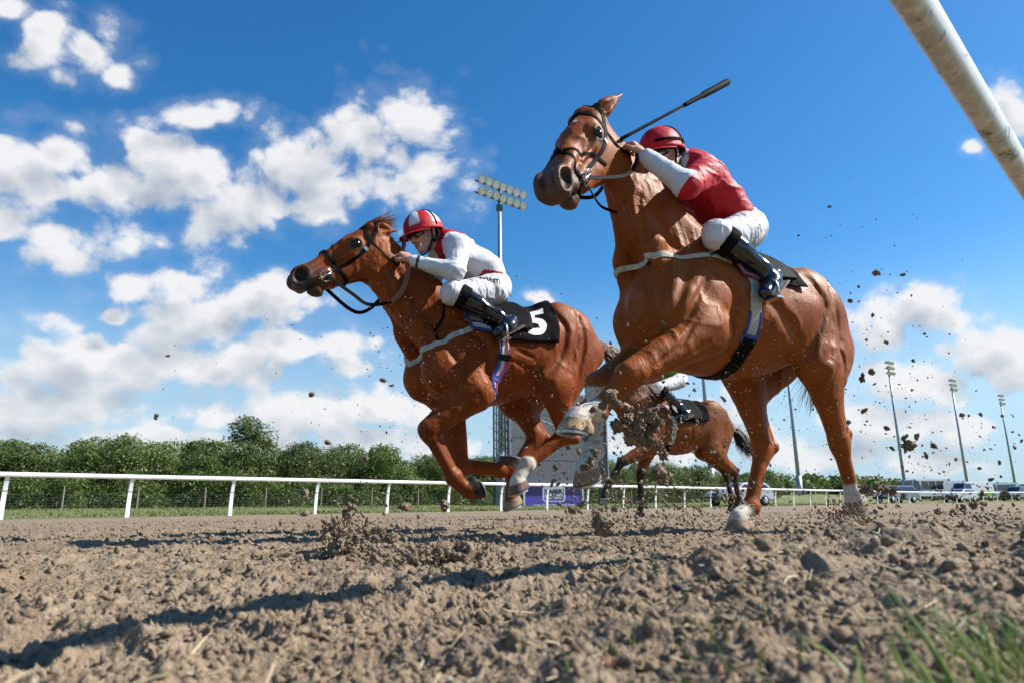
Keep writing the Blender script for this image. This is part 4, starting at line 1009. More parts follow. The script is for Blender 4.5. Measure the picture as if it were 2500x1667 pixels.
def make_rider(fr, J, style, label, h=.006):
    P = {k: np.asarray(v, float) for k, v in J.items() if k not in ('fw', 'up')}
    org = np.array([P['pel'][0], 0, P['an_L'][2] - .1]); root = empty('person', fr.w(org), fr.rz); tag(root, label, 'jockey', 'jockeys')
    allp = np.array(list(P.values())); lo = allp.min(0) - .22; hi = allp.max(0) + .24
    sp = nrm(P['neck'] - P['pel']); dors = nrm(np.cross(sp, YA)); 
    if dors[2] < 0: dors = -dors
    # body: one continuous surface, most of it under the clothes
    f = Field(lo, hi, .005 if h < .008 else h)
    hp, fw, lf, up = head_form(f, P['head'], J['fw'], J['up'])
    f.cone(P['neck'], hp(-.02, 0, -.06), .056, .050, .03); f.cone(P['pel'], P['neck'], .10, .10, .04, (dors, .7)); 
    for q, sd in (('L', 1), ('R', -1)):
        f.cone(P['neck'] - sp * .03, P['sh_' + q], .05, .045, .03); f.cone(P['sh_' + q], P['el_' + q], .042, .036, .02); f.cone(P['el_' + q], P['wr_' + q], .037, .026, .02)
        f.cone(P['pel'], P['hip_' + q], .09, .08, .03); f.cone(P['hip_' + q], P['kn_' + q], .065, .045, .02); f.cone(P['kn_' + q], P['an_' + q], .045, .03, .02); f.cone(P['an_' + q], lerp(P['heel_' + q], P['toe_' + q], .4), .026, .022, .02)
        hd = nrm(P['ha_' + q] - P['wr_' + q]); hand_shape(f, P['wr_' + q], hd, J['hb_' + q], sd * style.get('thumb', 1), J.get('curl', np.array(.9)).item() if 'curl' in J else .9)
    V, Fc = f.mesh(); skin = np.array(style.get('skin', (.52, .27, .19)))
    C = np.tile(skin, (len(V), 1)); nz = fbm((V[:, 0] * 30, V[:, 1] * 30, V[:, 2] * 30), 3); C *= (1 + nz[:, None] * .12)
    d, _ = seg_dist(V, hp(.098, .018, -.076), hp(.098, -.018, -.076)); paint(C, sstep(d, .013, .005) * .6, (.36, .12, .10))
    d, _ = seg_dist(V, hp(.06, .045, -.04), hp(.07, .04, -.035)); paint(C, sstep(d, .03, .0) * .3, (.55, .20, .15))
    d, _ = seg_dist(V, hp(-.06, .0, -.02), hp(-.05, 0, .06)); paint(C, sstep(d, .085, .075) * .9, (.06, .04, .03))
    mesh_obj('body', V - org, Fc, SKIN, root, True, C)
    # silks
    g = Field(lo, hi, h); W = P['waist']; Nk = P['neck']
    g.cone(lerp(P['pel'], W, .55), W, .142, .150, .05, (dors, .72)); g.cone(W, lerp(W, Nk, .75) + dors * -.01, .150, .165, .06, (dors, .74))
    g.cone(lerp(W, Nk, .72), Nk - sp * .02, .15, .075, .05, (dors, .75)); g.cone(Nk - sp * .03, Nk + nrm(hp(-.02, 0, -.06) - Nk) * .03, .066, .062, .015)
    for q, sd in (('L', 1), ('R', -1)):
        S_, E_, Wr = P['sh_' + q], P['el_' + q], P['wr_' + q]
        g.cone(lerp(Nk, S_, .35) - sp * .05, S_, .085, .075, .05); g.cone(S_, E_, .074, .062, .035); g.cone(E_, lerp(E_, Wr, .9), .062, .036, .02); g.ball(E_, .064, .02)
        g.cone(lerp(E_, Wr, .86), lerp(E_, Wr, .93), .040, .036, .008)
    silk = cloth_mesh('silk_shirt', g, CLOTH, root, org, lambda V: style['silk'](V, P, hp), style.get('amp', .0075), 9.0, (.8, 1.0, 1.3))
    # breeches
    b = Field(lo, hi, h)
    b.cone(P['pel'], lerp(P['pel'], W, .65), .130, .122, .05, (dors, .82))
    for q, sd in (('L', 1), ('R', -1)):
        hp_, kn, an = P['hip_' + q], P['kn_' + q], P['an_' + q]
        b.cone(P['pel'] - dors * .02 - sp * .02 + YA * sd * .06, hp_, .108, .100, .05); b.cone(hp_, kn, .095, .062, .03); b.cone(lerp(hp_, kn, .1) - dors * .03, lerp(hp_, kn, .6) - dors * .02, .084, .067, .03); b.cone(kn, lerp(kn, an, .22), .070, .056, .02); b.ball(kn, .070, .02)
    cloth_mesh('breeches', b, NYLON, root, org, lambda V: np.tile(np.array(style.get('breech', (.57, .56, .60))), (len(V), 1)), .0045, 17.0, (1.6, .7, 1.0))
    # boots
    for q, sd in (('L', 1), ('R', -1)):
        kn, an, he, to = P['kn_' + q], P['an_' + q], P['heel_' + q], P['toe_' + q]
        o = Field(np.minimum.reduce([kn, an, he, to]) - .15, np.maximum.reduce([kn, an, he, to]) + .15, min(h, .005))
        top = lerp(kn, an, .16); ax = nrm(an - kn); bkv = nrm(np.cross(YA, ax)); 
        if bkv[0] > 0: bkv = -bkv
        o.cone(top, lerp(kn, an, .55), .066, .060, .015); o.cone(lerp(kn, an, .18) + bkv * .02, lerp(kn, an, .5) + bkv * .012, .056, .050, .03)
        o.cone(lerp(kn, an, .5), an, .058, .042, .02); ft = nrm(to - he)
        o.cone(lerp(he, an, .25), lerp(he, to, .45), .040, .042, .02); o.cone(lerp(he, to, .40), to - ft * .035, .042, .034, .02); o.cone(an, lerp(he, to, .30), .042, .040, .02)
        V, Fc = o.mesh(); Nn = vert_normals(V, Fc); nz = fbm((V[:, 0] * 22, V[:, 1] * 22, V[:, 2] * 34), 3); V = V + Nn * (nz * .0018)[:, None]
        bt = mesh_obj('boot', V - org, Fc, BOOT, root, True)
        mb = MB(); cp = []                                                                        # cloth top of the boot
        for t in np.linspace(.13, .33, 6):
            cpt = lerp(kn, an, t); R = frame_z(ax, YA); ring = []
            for i in range(20):
                aa = 2 * math.pi * i / 20; dirv = R[:, 0] * math.cos(aa) + R[:, 1] * math.sin(aa); rr = .030
                while rr < .12 and o.sample((cpt + dirv * rr)[None])[0] < .0045: rr += .002
                ring.append(cpt + dirv * rr)
            cp.append(ring)
        Vc = np.array(cp).reshape(-1, 3); Fq = [(r_ * 20 + i, r_ * 20 + (i + 1) % 20, (r_ + 1) * 20 + (i + 1) % 20, (r_ + 1) * 20 + i) for r_ in range(5) for i in range(20)]
        mesh_obj('boot_cuff', Vc - org, Fq, BLACKCLOTH, bt, True)
        sd_ = np.cross(ft, nrm(an - lerp(he, to, .4))); sl = MB()                                       # sole
        upv = nrm(np.cross(sd_, ft)); 
        if upv @ (an - he) < 0: upv = -upv
        sl.tube([he - upv * .036 - ft * .012, lerp(he, to, .3) - upv * .040, lerp(he, to, .75) - upv * .036, to - upv * .028], [.032, .030, .036, .020], 12, True, .22)
        Vs = sl.v[0]; mesh_obj('sole', Vs - org, sl.f, mat('boot_sole', (.05, .035, .025), .7), bt, True)
    hel, hc = helmet_part(root, hp, fw, lf, up, style['cap'], org, style['peak'], 1.07)
    # goggles, strap, chin harness
    go = Field(P['head'] - .16, P['head'] + .16, .005)
    for sg in (1, -1):
        go.ell(hp(.080, sg * .034, -.004), np.stack([nrm(fw + lf * sg * .35), nrm(lf - fw * sg * .35), up], 1), (.023, .046, .033), .012)
    go.cone(hp(.094, .012, .002), hp(.094, -.012, .002), .012, .012, .015)
    V, Fc = go.mesh(); gg = mesh_obj('goggles', V - org, Fc, GOGGLE, root, True)
    for sg in (1, -1):
        pts = [hp(.070, sg * .066, .0), hp(.040, sg * .086, .006), hp(.0, sg * .094, .018), hp(-.05, sg * .090, .030), hp(-.10, sg * .05, .036), hp(-.112, 0, .038)]
        V, F = ribbon(None, pts, .022, .003, 24, snap=False, normal=np.array([nrm(q - hp(-.01, 0, 0) - up * ((q - hp(-.01, 0, 0)) @ up)) for q in catmull(pts, 24)])); mesh_obj('strap', V - org, F, BLACKCLOTH, gg)
        ch = [hp(.012, sg * .083, .002), hp(.018, sg * .082, -.04), hp(.030, sg * .066, -.085), hp(.045, sg * .030, -.128), hp(.048, 0, -.132)]
        V, F = tube(catmull(ch, 20), .0055, 6); mesh_obj('chin_strap', V - org, F, BLACKCLOTH, hel)
        pad = [hp(-.03, sg * .088, -.005), hp(-.022, sg * .087, -.05), hp(.012, sg * .078, -.075)]
        if style.get('earpad', True):
            V, F = tube(catmull(pad, 10), [.014] * 10, 8, True); mesh_obj('ear_pad', V - org, F, BLACKCLOTH, hel, True)
    band = [hp(-.004, 0, .03) + (fw * math.cos(a) * .1435 + lf * math.sin(a) * .1165) * math.cos(.10) + up * .126 * math.sin(.10) for a in np.linspace(math.radians(20), math.radians(340), 40)]
    if style.get('band'):
        V, F = ribbon(None, band, .014, .002, 40, snap=False, normal=np.array([nrm(q - hp(-.004, 0, .03) - up * ((q - hp(-.004, 0, .03)) @ up)) for q in catmull(band, 40)])); mesh_obj('helmet_band', V - org, F, BLACKCLOTH, hel)
    over = [hp(-.004, 0, .03) + fw * .004 + lf * math.cos(t) * .1165 + up * math.sin(t) * .1275 - fw * .02 for t in np.linspace(-.1, math.pi + .1, 24)]
    V, F = tube(over, .0035, 6); mesh_obj('helmet_cord', V - org, F, BLACKCLOTH, hel)
    return root, dict(silk=g, breech=b, body=f, hp=hp, org=org)

RED = np.array((.43, .005, .012)); WHT = np.array((.60, .60, .635))
def mirror(v): return np.asarray(v) * np.array([1, -1, 1])

# the jockey in red
R1 = dict(head=a1(1618, 380, .02), fw=A(.90, .30, -.22), up=A(.12, -.02, 1), neck=a1(1676, 408, 0), waist=a1(1758, 512, 0), pel=a1(1800, 556, 0),
    sh_L=a1(1716, 430, .18), el_L=a1(1676, 452, .26), wr_L=a1(1572, 380, .14), ha_L=a1(1536, 335, .07), hb_L=A(-.3, .7, .6),
    hip_L=a1(1812, 568, .12), kn_L=a1(1750, 574, .24), an_L=a1(1860, 655, .30), heel_L=a1(1900, 678, .31), toe_L=a1(1862, 722, .36))
R1.update(sh_R=mirror(R1['sh_L']), el_R=mirror(R1['el_L']) + A(-.06, .09, -.02), wr_R=mirror(R1['wr_L']) + A(-.03, .04, .0), ha_R=mirror(R1['ha_L']) + A(.0, .01, .0), hb_R=A(-.3, -.7, .6),
    hip_R=mirror(R1['hip_L']), kn_R=mirror(R1['kn_L']), an_R=mirror(R1['an_L']), heel_R=mirror(R1['heel_L']), toe_R=mirror(R1['toe_L']))
def silk1(V, P, hp):
    C = np.tile(RED, (len(V), 1))
    for q in 'LR':
        d, t = seg_dist(V, P['el_' + q] + (P['wr_' + q] - P['el_' + q]) * .02, P['wr_' + q]); ax = nrm(P['wr_' + q] - P['el_' + q])
        m = ((V - P['el_' + q]) @ ax > -.005) & (d < .085); C[m] = WHT * (.92, .95, 1)
        d, _ = seg_dist(V, lerp(P['sh_' + q], P['waist'], .30) - [0, 0, .11], lerp(P['sh_' + q], P['waist'], .30) - [-.03, 0, .17]); C[d < .028] = WHT
    d, _ = seg_dist(V, P['neck'], hp(-.03, 0, -.05)); C[(d < .095)] = WHT
    return C
def cap1(a, e): return tuple(RED)
rider1, G1 = make_rider(F1, R1, dict(silk=silk1, cap=cap1, peak=tuple(RED), band=True, earpad=False, thumb=-1), 'jockey in red silks with white sleeves and red cap crouched low on the nearest horse')

# the jockey in white with the number 5 horse
R2 = dict(head=a2(1036, 572, .02), fw=A(.90, .34, -.30), up=A(.30, -.02, .95), neck=a2(1080, 600, 0), waist=a2(1174, 662, 0), pel=a2(1196, 700, 0),
    sh_L=a2(1118, 606, .18), el_L=a2(1108, 662, .25), wr_L=a2(1006, 637, .16), ha_L=a2(976, 612, .09), hb_L=A(-.2, .85, .5),
    hip_L=a2(1200, 708, .12), kn_L=a2(1104, 716, .24), an_L=a2(1214, 772, .30), heel_L=a2(1262, 788, .31), toe_L=a2(1205, 818, .36))
R2.update(sh_R=mirror(R2['sh_L']), el_R=mirror(R2['el_L']) + A(.05, 0, -.03), wr_R=mirror(R2['wr_L']) + A(.10, .02, -.04), ha_R=mirror(R2['ha_L']) + A(.10, 0, -.04), hb_R=A(-.2, -.85, .5),
    hip_R=mirror(R2['hip_L']), kn_R=mirror(R2['kn_L']), an_R=mirror(R2['an_L']), heel_R=mirror(R2['heel_L']), toe_R=mirror(R2['toe_L']))
def silk2(V, P, hp):
    C = np.tile(WHT, (len(V), 1)); sp = nrm(P['neck'] - P['pel']); L = np.linalg.norm(P['neck'] - P['pel'])
    t = (V - P['pel']) @ sp / L; arm = np.zeros(len(V), bool)
    for q in 'LR':
        d, _ = seg_dist(V, P['sh_' + q], P['el_' + q]); d2, _ = seg_dist(V, P['el_' + q], P['wr_' + q]); arm |= (np.minimum(d, d2) < .088) & (t < 1.02)
    yoke = (np.abs(V[:, 1]) < .125 + .0 * t) & (np.abs(V[:, 1]) > .055) & (t > .60); C[yoke & ~arm] = RED * .9
    C[(t < .30) & ~arm & (V[:, 2] < P['waist'][2] - .045)] = RED * .8
    d, _ = seg_dist(V, P['neck'], hp(-.03, 0, -.05)); C[d < .078] = WHT
    for q in 'LR':
        ax = nrm(P['wr_' + q] - P['el_' + q]); u = (V - P['wr_' + q]) @ ax; d, _ = seg_dist(V, lerp(P['el_' + q], P['wr_' + q], .7), P['wr_' + q]); C[(d < .06) & (u > -.045) & (u < -.028)] = (.02, .02, .02)
    return C
def cap2(a, e):
    if e < .14 or e > 1.38: return tuple(RED)
    k = (a / (2 * math.pi) * 5 + .07) % 1.0
    w = .46 if e < .5 else .46 - (e - .5) * .26
    return tuple(WHT) if abs(k - .5) < w / 2 + .02 else tuple(RED)
rider2, G2 = make_rider(F2, R2, dict(silk=silk2, cap=cap2, peak=tuple(RED), thumb=-1), 'jockey in white silks with red yoke and red-white cap riding number 5')
# ------------------------------------------------------------------ saddles, bridles, reins, cloths
def strap_obj(name, f, pts, width, mat_, root, org, thick=.004, m=40, off=.0015, **kw):
    V, F = ribbon(f, pts, width, thick, m, off, **kw); return mesh_obj(name, V - org, F, mat_, root, False)
def torus(c, R, ax, r, seg=28, k=8):
    a = [c + R * (ax[0] * math.cos(t) + ax[1] * math.sin(t)) for t in np.linspace(0, 2 * math.pi, seg + 1)]
    return tube(a, r, k, False)
def free_strap(name, pts, width, mat_, root, org, normal, thick=.004, m=30):
    P = catmull(pts, m); V, F = ribbon(None, pts, width, thick, m, snap=False, normal=np.tile(nrm(normal), (m, 1))); return mesh_obj(name, V - org, F, mat_, root, False)
def make_bridle(fr, f, H, label, figure8=False, rein_pts=None, rubber_pts=None):
    p = H['p']; k = H['k']; u, v, c = H['u'], H['v'], H['c']
    org = p(0, 0, 0); root = empty('bridle', fr.w(org), fr.rz); tag(root, label, 'bridle', 'bridles')
    W = .020 * k
    def both(q): return [np.array(x) for x in q] + [x - 2 * c * ((x - p(0, 0, 0)) @ c) for x in reversed(q)]
    strap_obj('browband', f, [p(.17, .085, .12), p(.155, .05, .11), p(.13, .005, .075), p(.12, -.01, 0), p(.13, .005, -.075), p(.155, .05, -.11), p(.17, .085, -.12)], W * 1.15, LEATHER, root, org, .005)
    strap_obj('headpiece', f, [p(.18, .10, .12), p(.12, .075, .115), p(.055, .05, .095), p(.0, .01, .05), p(-.012, .0, 0), p(.0, .01, -.05), p(.055, .05, -.095), p(.12, .075, -.115), p(.18, .10, -.12)], W * 1.2, LEATHER, root, org)
    for sg in (1, -1):
        strap_obj('cheekpiece', f, [p(.17, .09, sg * .12), p(.30, .125, sg * .11), p(.45, .135, sg * .10), p(.60, .13, sg * .085), p(.715, .125, sg * .075)], W, LEATHER, root, org)
        strap_obj('throatlash', f, [p(.17, .10, sg * .12), p(.16, .16, sg * .11), p(.14, .22, sg * .09), p(.10, .28, sg * .07), p(.08, .31, 0.0)], W * .55, LEATHER, root, org)
        b = MB().box((0, 0, 0), (.020 * k, .026 * k, .006), None); R = np.stack([u, v, c], 1); q = f.snap(p(.27, .118, sg * .11)[None], .006)[0]
        o = MB(); o.add(b.v[0] @ R.T + q, b.f); o.obj('buckle', STEEL, root, loc=-org)
        q = f.snap(p(.745, .128, sg * .08)[None], .012)[0]; nrmv = f.grad(q[None])[0]; t1 = nrm(u - nrmv * (u @ nrmv)); t2 = np.cross(nrmv, t1)
        V, F = torus(q, .036 * k, (t1, t2), .0040 * k); bit = mesh_obj('bit_ring', V - org, F, STEEL, root, True)
        V, F = tube([q - t1 * .03 * k, q + t1 * .012 * k - nrmv * .008, q + t1 * .05 * k - nrmv * .016], [.006 * k, .009 * k, .006 * k], 8); mesh_obj('bit_mouthpiece', V - org, F, STEEL, bit, True)
        H['ring' + ('L' if sg > 0 else 'R')] = q
    if figure8:
        for sg in (1, -1):
            strap_obj('noseband', f, [p(.66, .005, 0), p(.62, .03, sg * .055), p(.53, .085, sg * .085), p(.46, .13, sg * .09), p(.40, .19, sg * .075)], W * .75, LEATHER, root, org)
            strap_obj('lower_noseband', f, [p(.66, .005, 0), p(.72, .035, sg * .065), p(.785, .085, sg * .075), p(.825, .135, sg * .06), p(.82, .19, sg * .03), p(.82, .205, 0)], W * .75, LEATHER, root, org)
        V, F = tube([p(.64, -.004, -.022), p(.655, -.008, 0), p(.67, -.004, .022)], [.010 * k, .018 * k, .010 * k], 10); mesh_obj('nose_pad', V - org, F, BLACKCLOTH, root, True)
    else:
        ring = [p(.60, .135 + .135 * math.cos(t) * (1 if math.cos(t) < 0 else .75) * 1.0, .10 * math.sin(t)) for t in np.linspace(math.pi, 3 * math.pi, 14)]
        strap_obj('noseband', f, ring, W * 1.35, LEATHER, root, org, .006, 60)
    if rein_pts is not None:
        for nm, pts, w, mt, nv in rein_pts:
            o = free_strap(nm, pts(H), w, mt, root, org, nv)
    return root

def ring_path(f, x0, lean, z0, z1, side=1, m=14, xc=0.0):
    """points round one side of the barrel from height z0 down to z1"""
    out = []
    for t in np.linspace(0, 1, m):
        z = z0 + (z1 - z0) * t; out.append(A(x0 + lean * t, side * .34 * math.sqrt(max(1 - ((z - 1.15) / .5) ** 2, .02)), z))
    return out
def belly_path(f, x, zt, zmid, zb, lean, hw=.33):
    """from the left flank under the belly to the right flank"""
    c = []
    for t in np.linspace(-1, 1, 23):
        a = t * math.pi * .62; c.append(A(x + lean * (1 - math.cos(a)) * 0 + lean * abs(t), -math.sin(a) * hw * -1, zmid - math.cos(a) * (zmid - zb)))
    return c
def patch(f, xs, prof, off, thick, edge_drop=0.0, nz=.004, m=34):
    """cloth lying over the back: for each x in xs a row from the left hem over the spine to the right hem; prof(x) gives the hem's height"""
    rows = []; n = 41
    for x in xs:
        zt = prof(x); row = []
        for t in np.linspace(-1, 1, n): row.append((x, t))
        rows.append(row)
    P = []
    for row in rows:
        for (x, t) in row:
            hz = prof(x); top = 1.45; a = abs(t); z = hz + (top - hz) * math.cos(a * math.pi / 2) ** .8 if True else 0
            P.append((x, .40 * math.sin(a * math.pi / 2) ** .9 * (1 if t < 0 else -1) * 1.0, z))
    P = f.snap(np.array(P), off, 40)
    return P.reshape(len(xs), n, 3)
def grid_mesh(name, G, thick, f, mat_, root, org, wave=.004):
    a, b = G.shape[:2]; P = G.reshape(-1, 3); Nn = f.grad(P)
    P = P + Nn * (np.abs(fbm((P[:, 0] * 9, P[:, 1] * 9, P[:, 2] * 9), 3)) * wave * 2)[:, None]
    V = np.concatenate([P, P + Nn * thick]); i = np.arange(a * b).reshape(a, b)
    q = np.stack([i[:-1, :-1], i[1:, :-1], i[1:, 1:], i[:-1, 1:]], -1).reshape(-1, 4); F = [tuple(x) for x in q[:, ::-1]] + [tuple(x) for x in q + a * b]
    e = list(i[0, :]) + list(i[1:, -1]) + list(i[-1, -2::-1]) + list(i[-2:0:-1, 0]); n = len(e)
    for k in range(n): x, y = e[k], e[(k + 1) % n]; F.append((x, y, y + a * b, x + a * b))
    o = mesh_obj(name, V - org, F, mat_, root, True); bm = bmesh.new(); bm.from_mesh(o.data); bmesh.ops.recalc_face_normals(bm, faces=bm.faces); bm.to_mesh(o.data); bm.free(); return o
def subdivide(V, F, maxlen):
    V = [np.asarray(v, float) for v in V]; F = list(F)
    for _ in range(8):
        mids = {}; out = []; ch = False
        def mid(i, j):
            e = (min(i, j), max(i, j))
            if e not in mids: mids[e] = len(V); V.append((V[i] + V[j]) / 2)
            return mids[e]
        for (a, b, c) in F:
            L = [(np.linalg.norm(V[a] - V[b]), a, b, c), (np.linalg.norm(V[b] - V[c]), b, c, a), (np.linalg.norm(V[c] - V[a]), c, a, b)]; l, i, j, k = max(L, key=lambda q: q[0])
            if l > maxlen: m_ = mid(i, j); out += [(i, m_, k), (m_, j, k)]; ch = True
            else: out.append((a, b, c))
        F = out
        if not ch: break
    return np.array(V), F
from mathutils.bvhtree import BVHTree
def decal(name, f, V2, F, O, ex, ey, off, mat_, parent, org, maxlen=.02, on=None):
    """lettering laid on a body: V2 in the plane O + ex*x + ey*y, pulled straight back to the surface"""
    V2, F = subdivide(V2, F, maxlen)
    P = O + V2[:, :1] * np.asarray(ex) + V2[:, 1:] * np.asarray(ey); P = f.snap(P, .035, 24); N_ = f.grad(P)
    for _ in range(3): N_ = N_ * .4 + N_.mean(0) * .6; N_ /= np.linalg.norm(N_, axis=1)[:, None]
    me = on.data; tree = BVHTree.FromPolygons([v.co for v in me.vertices], [tuple(q.vertices) for q in me.polygons])
    for i in range(len(P)):
        h = tree.ray_cast(Vector(P[i] - org + N_[i] * .04), Vector(-N_[i]), .2)
        P[i] = (np.array(h[0]) + org if h[0] is not None else P[i]) + N_[i] * .0022
    return mesh_obj(name, P - org, F, mat_, parent)
def part_of(root, nm): return [c for c in root.children if c.name.split('.')[0] == nm][0]

def make_saddle(fr, f, label, xf, xb, zl, stirrup, cloth_label, cloth_x, cloth_hem, pad_mat, edge_mat, knee):
    org = A((xf + xb) / 2, 0, 1.3)
    cr = empty('saddle_cloth', fr.w(org), fr.rz); tag(cr, cloth_label, 'saddle cloth', 'saddle cloths')
    xs = np.linspace(cloth_x[0], cloth_x[1], 26); G = patch(f, xs, cloth_hem, .010, .004); grid_mesh('cloth', G, .004, f, BLACKCLOTH, cr, org, .011)
    sr = empty('saddle', fr.w(org), fr.rz); tag(sr, label, 'saddle', 'saddles')
    xs = np.linspace(xb, xf, 18); G = patch(f, xs, lambda x: zl + .02 * ((x - (xf + xb) / 2) / .2) ** 2, .024, .02); grid_mesh('seat', G, .016, f, LEATHER, sr, org, .002)
    xs = np.linspace(xf - .03, xf + .10, 10); G = patch(f, xs, lambda x: zl - .03, .012, .01); pd = grid_mesh('pad', G, .008, f, pad_mat, sr, org, .002)
    for sg in (0, -1):
        P = [G[-1, j] for j in (range(0, 19) if sg == 0 else range(40, 21, -1))]; hem = [G[i, 0 if sg == 0 else -1] for i in range(0, 10)]
        V, F = ribbon(f, hem + P[1:], .016, .012, 40, .014); mesh_obj('pad_edging', V - org, F, edge_mat, pd, True)
    for sd in (1, -1):
        S_ = np.array(stirrup) * A(1, sd, 1)
        strap_obj('stirrup_leather', f, [A(xf - .08, sd * .18, 1.50), A(xf - .07, sd * .27, 1.36), lerp(A(xf - .07, sd * .29, 1.36), S_ + [0, 0, .10], .6)], .022, LEATHER, sr, org, .004, 20, .03)
        arch = [S_ + A(-.0, sd * .06 * math.cos(t) * 0 + sd * .055 * math.cos(t), .095 * math.sin(t) ** .6 if math.sin(t) > 0 else 0) for t in np.linspace(0.001, math.pi - .001, 15)]
        V, F = tube(arch, .007, 8); st = mesh_obj('stirrup', V - org, F, STEEL, sr, True)
        mb = MB(); mb.box(S_ + A(0, 0, -.004), (.045, .125, .010)); mb.obj('tread', STEEL, st, loc=-org)
    return sr, cr, org

def make_girth(fr, f, x, lean, label, zt, layers):
    org = A(x, 0, .9); root = empty('girth', fr.w(org), fr.rz); tag(root, label, 'girth', 'girths')
    for (nm, dx, w, mt, t0, t1, off) in layers:
        pts = []
        for t in np.linspace(t0, t1, 26):
            a = t * math.pi; z = .95 + (zt - .95) * math.cos(a) if math.cos(a) > 0 else .95 + .22 * math.cos(a)
            pts.append(A(x + dx + lean * (zt - z) / (zt - .8), .36 * math.sin(a), z))
        strap_obj(nm, f, pts, w, mt, root, org, .004, 70, off)
    return root
def make_breastplate(fr, f, pts, w, label, mt=None, tail=None):
    org = np.array(pts[len(pts) // 2]); root = empty('breast_girth', fr.w(org), fr.rz); tag(root, label, 'breast girth', 'breast girths')
    full = pts + [mirror(q) for q in reversed(pts[:-1])]
    strap_obj('chest_strap', f, full, w, mt or WEB, root, org, .005, 90, .002)
    if tail:
        for sd in (1, -1):
            strap_obj('neck_strap', f, [np.asarray(q) * A(1, sd, 1) for q in tail], w * .5, LEATHER, root, org, .004, 30)
    for sd in (1, -1):
        q = f.snap((np.asarray(pts[1]) * A(1, sd, 1))[None], .006)[0]; b = MB().box(q, (.03, .012, .03)); b.obj('buckle', STEEL, root, loc=-org)
    return root

SNAPS = dict()
# nearest horse
make_bridle(F1, f1, H1, 'black leather bridle with crossed noseband and ring bit on the nearest horse', True,
    [('rein', lambda H: [H['ringL'], lerp(H['ringL'], a1(1530, 425, .16), .45) - [0, 0, .01], a1(1530, 428, .16), a1(1552, 400, .14), a1(1556, 372, .13)], .020, LEATHER, (.3, .9, .2)),
     ('rein', lambda H: [H['ringR'], mirror(a1(1530, 425, .14)), mirror(a1(1552, 372, .10))], .020, LEATHER, (.3, -.9, .2)),
     ('martingale_strap', lambda H: [H['ringL'] - [0, .02, .01], a1(1462, 500, .05), a1(1490, 515, .03), a1(1505, 520, .02)], .016, LEATHER, (.3, .9, .2))])
make_saddle(F1, f1, 'small black racing saddle under the jockey in red', -.02, -.28, 1.32, lerp(R1['heel_L'], R1['toe_L'], .6) + A(.0, .0, -.055),
    'black saddle cloth with white number patch on the nearest horse', (-.36, .02), lambda x: 1.27 + .05 * sstep(x, -.30, 0.0), mat('pad_black', (.03, .03, .035), .6, bump=[(60, .003, 2)]), PINKCLOTH, None)
xg1 = a1(1848, 770, .28)[0]
make_girth(F1, f1, xg1, .03, 'cream and blue elastic girth round the nearest horse', 1.22, [('webbing', 0, .070, WEB, .12, .62, .002), ('webbing', 0, .070, WEB, -.62, -.12, .002), ('edge', .034, .016, BLUECLOTH, .40, .66, .003), ('edge', -.034, .016, BLUECLOTH, .40, .66, .003),
    ('belly_pad', 0, .082, LEATHER, .60, 1.40, .004), ('keeper', 0, .09, BLUECLOTH, .585, .615, .007)])
make_breastplate(F1, f1, [a1(1800, 622, .27), a1(1752, 596, .27), a1(1690, 587, .27), a1(1630, 604, .25), a1(1575, 630, .17), a1(1535, 648, 0)], .029, 'grey breast girth strap across the chest of the nearest horse')
# number 5 horse
make_bridle(F2, f2, H2, 'black leather bridle with plain noseband and large ring bit on the number 5 horse', False,
    [('rein', lambda H: [H['ringL'], a2(860, 718, .10), a2(893, 742, .10), a2(925, 744, .11), a2(960, 736, .12)], .022, LEATHER, (.1, .95, .25)),
     ('rubber_rein', lambda H: [a2(956, 738, .125), a2(978, 715, .15), a2(993, 680, .155), a2(996, 655, .15), a2(988, 630, .14)], .030, BROWN_LEATHER, (.1, .95, .2)),
     ('rein_loop', lambda H: [a2(982, 612, .07), a2(986, 598, .05), a2(982, 588, .02), a2(976, 592, -.02)], .026, BROWN_LEATHER, (.1, .95, .2)),
     ('rein', lambda H: [H['ringR'], mirror(a2(893, 742, .10)), mirror(a2(960, 700, .12)), mirror(a2(988, 640, .10))], .022, LEATHER, (.1, -.95, .25))])
make_saddle(F2, f2, 'small black racing saddle under the jockey in white', -.10, -.40, 1.27, lerp(R2['heel_L'], R2['toe_L'], .6) + A(.0, .0, -.055),
    'black saddle cloth with large white number 5', (-.61, -.14), lambda x: 1.14 + .03 * sstep(x, -.45, -.2), mat('pad_silver', (.45, .46, .5), .35, bump=[(60, .003, 2)]), BLUECLOTH, None)
cl2 = [o for o in bpy.data.objects if o.name.startswith('saddle_cloth')][-1]
cl1 = [o for o in bpy.data.objects if o.name.startswith('saddle_cloth') and o.parent is None][0]
V2, Ft = text_verts('5', .30, 0, .012); O5 = a2(1312, 782, .27)
decal('number', f2, V2 * A(1.0, 1.0), Ft, O5, nrm(A(-1, 0, .10)), nrm(A(-.12, -.35, .95)), .026, WHITECLOTH, cl2, np.array([(-.10 - .40) / 2, 0, 1.3]), on=part_of(cl2, 'cloth'))
V2, Ft = text_verts('8', .20, 0, .012); O8 = a1(1890, 655, .2)
decal('number', f1, V2, Ft, O8, nrm(A(-1, 0, .0)), nrm(A(0, -.6, .8)), .026, WHITECLOTH, cl1, np.array([(-.02 - .28) / 2, 0, 1.3]), on=part_of(cl1, 'cloth'))
xg2 = a2(1232, 850, .28)[0]
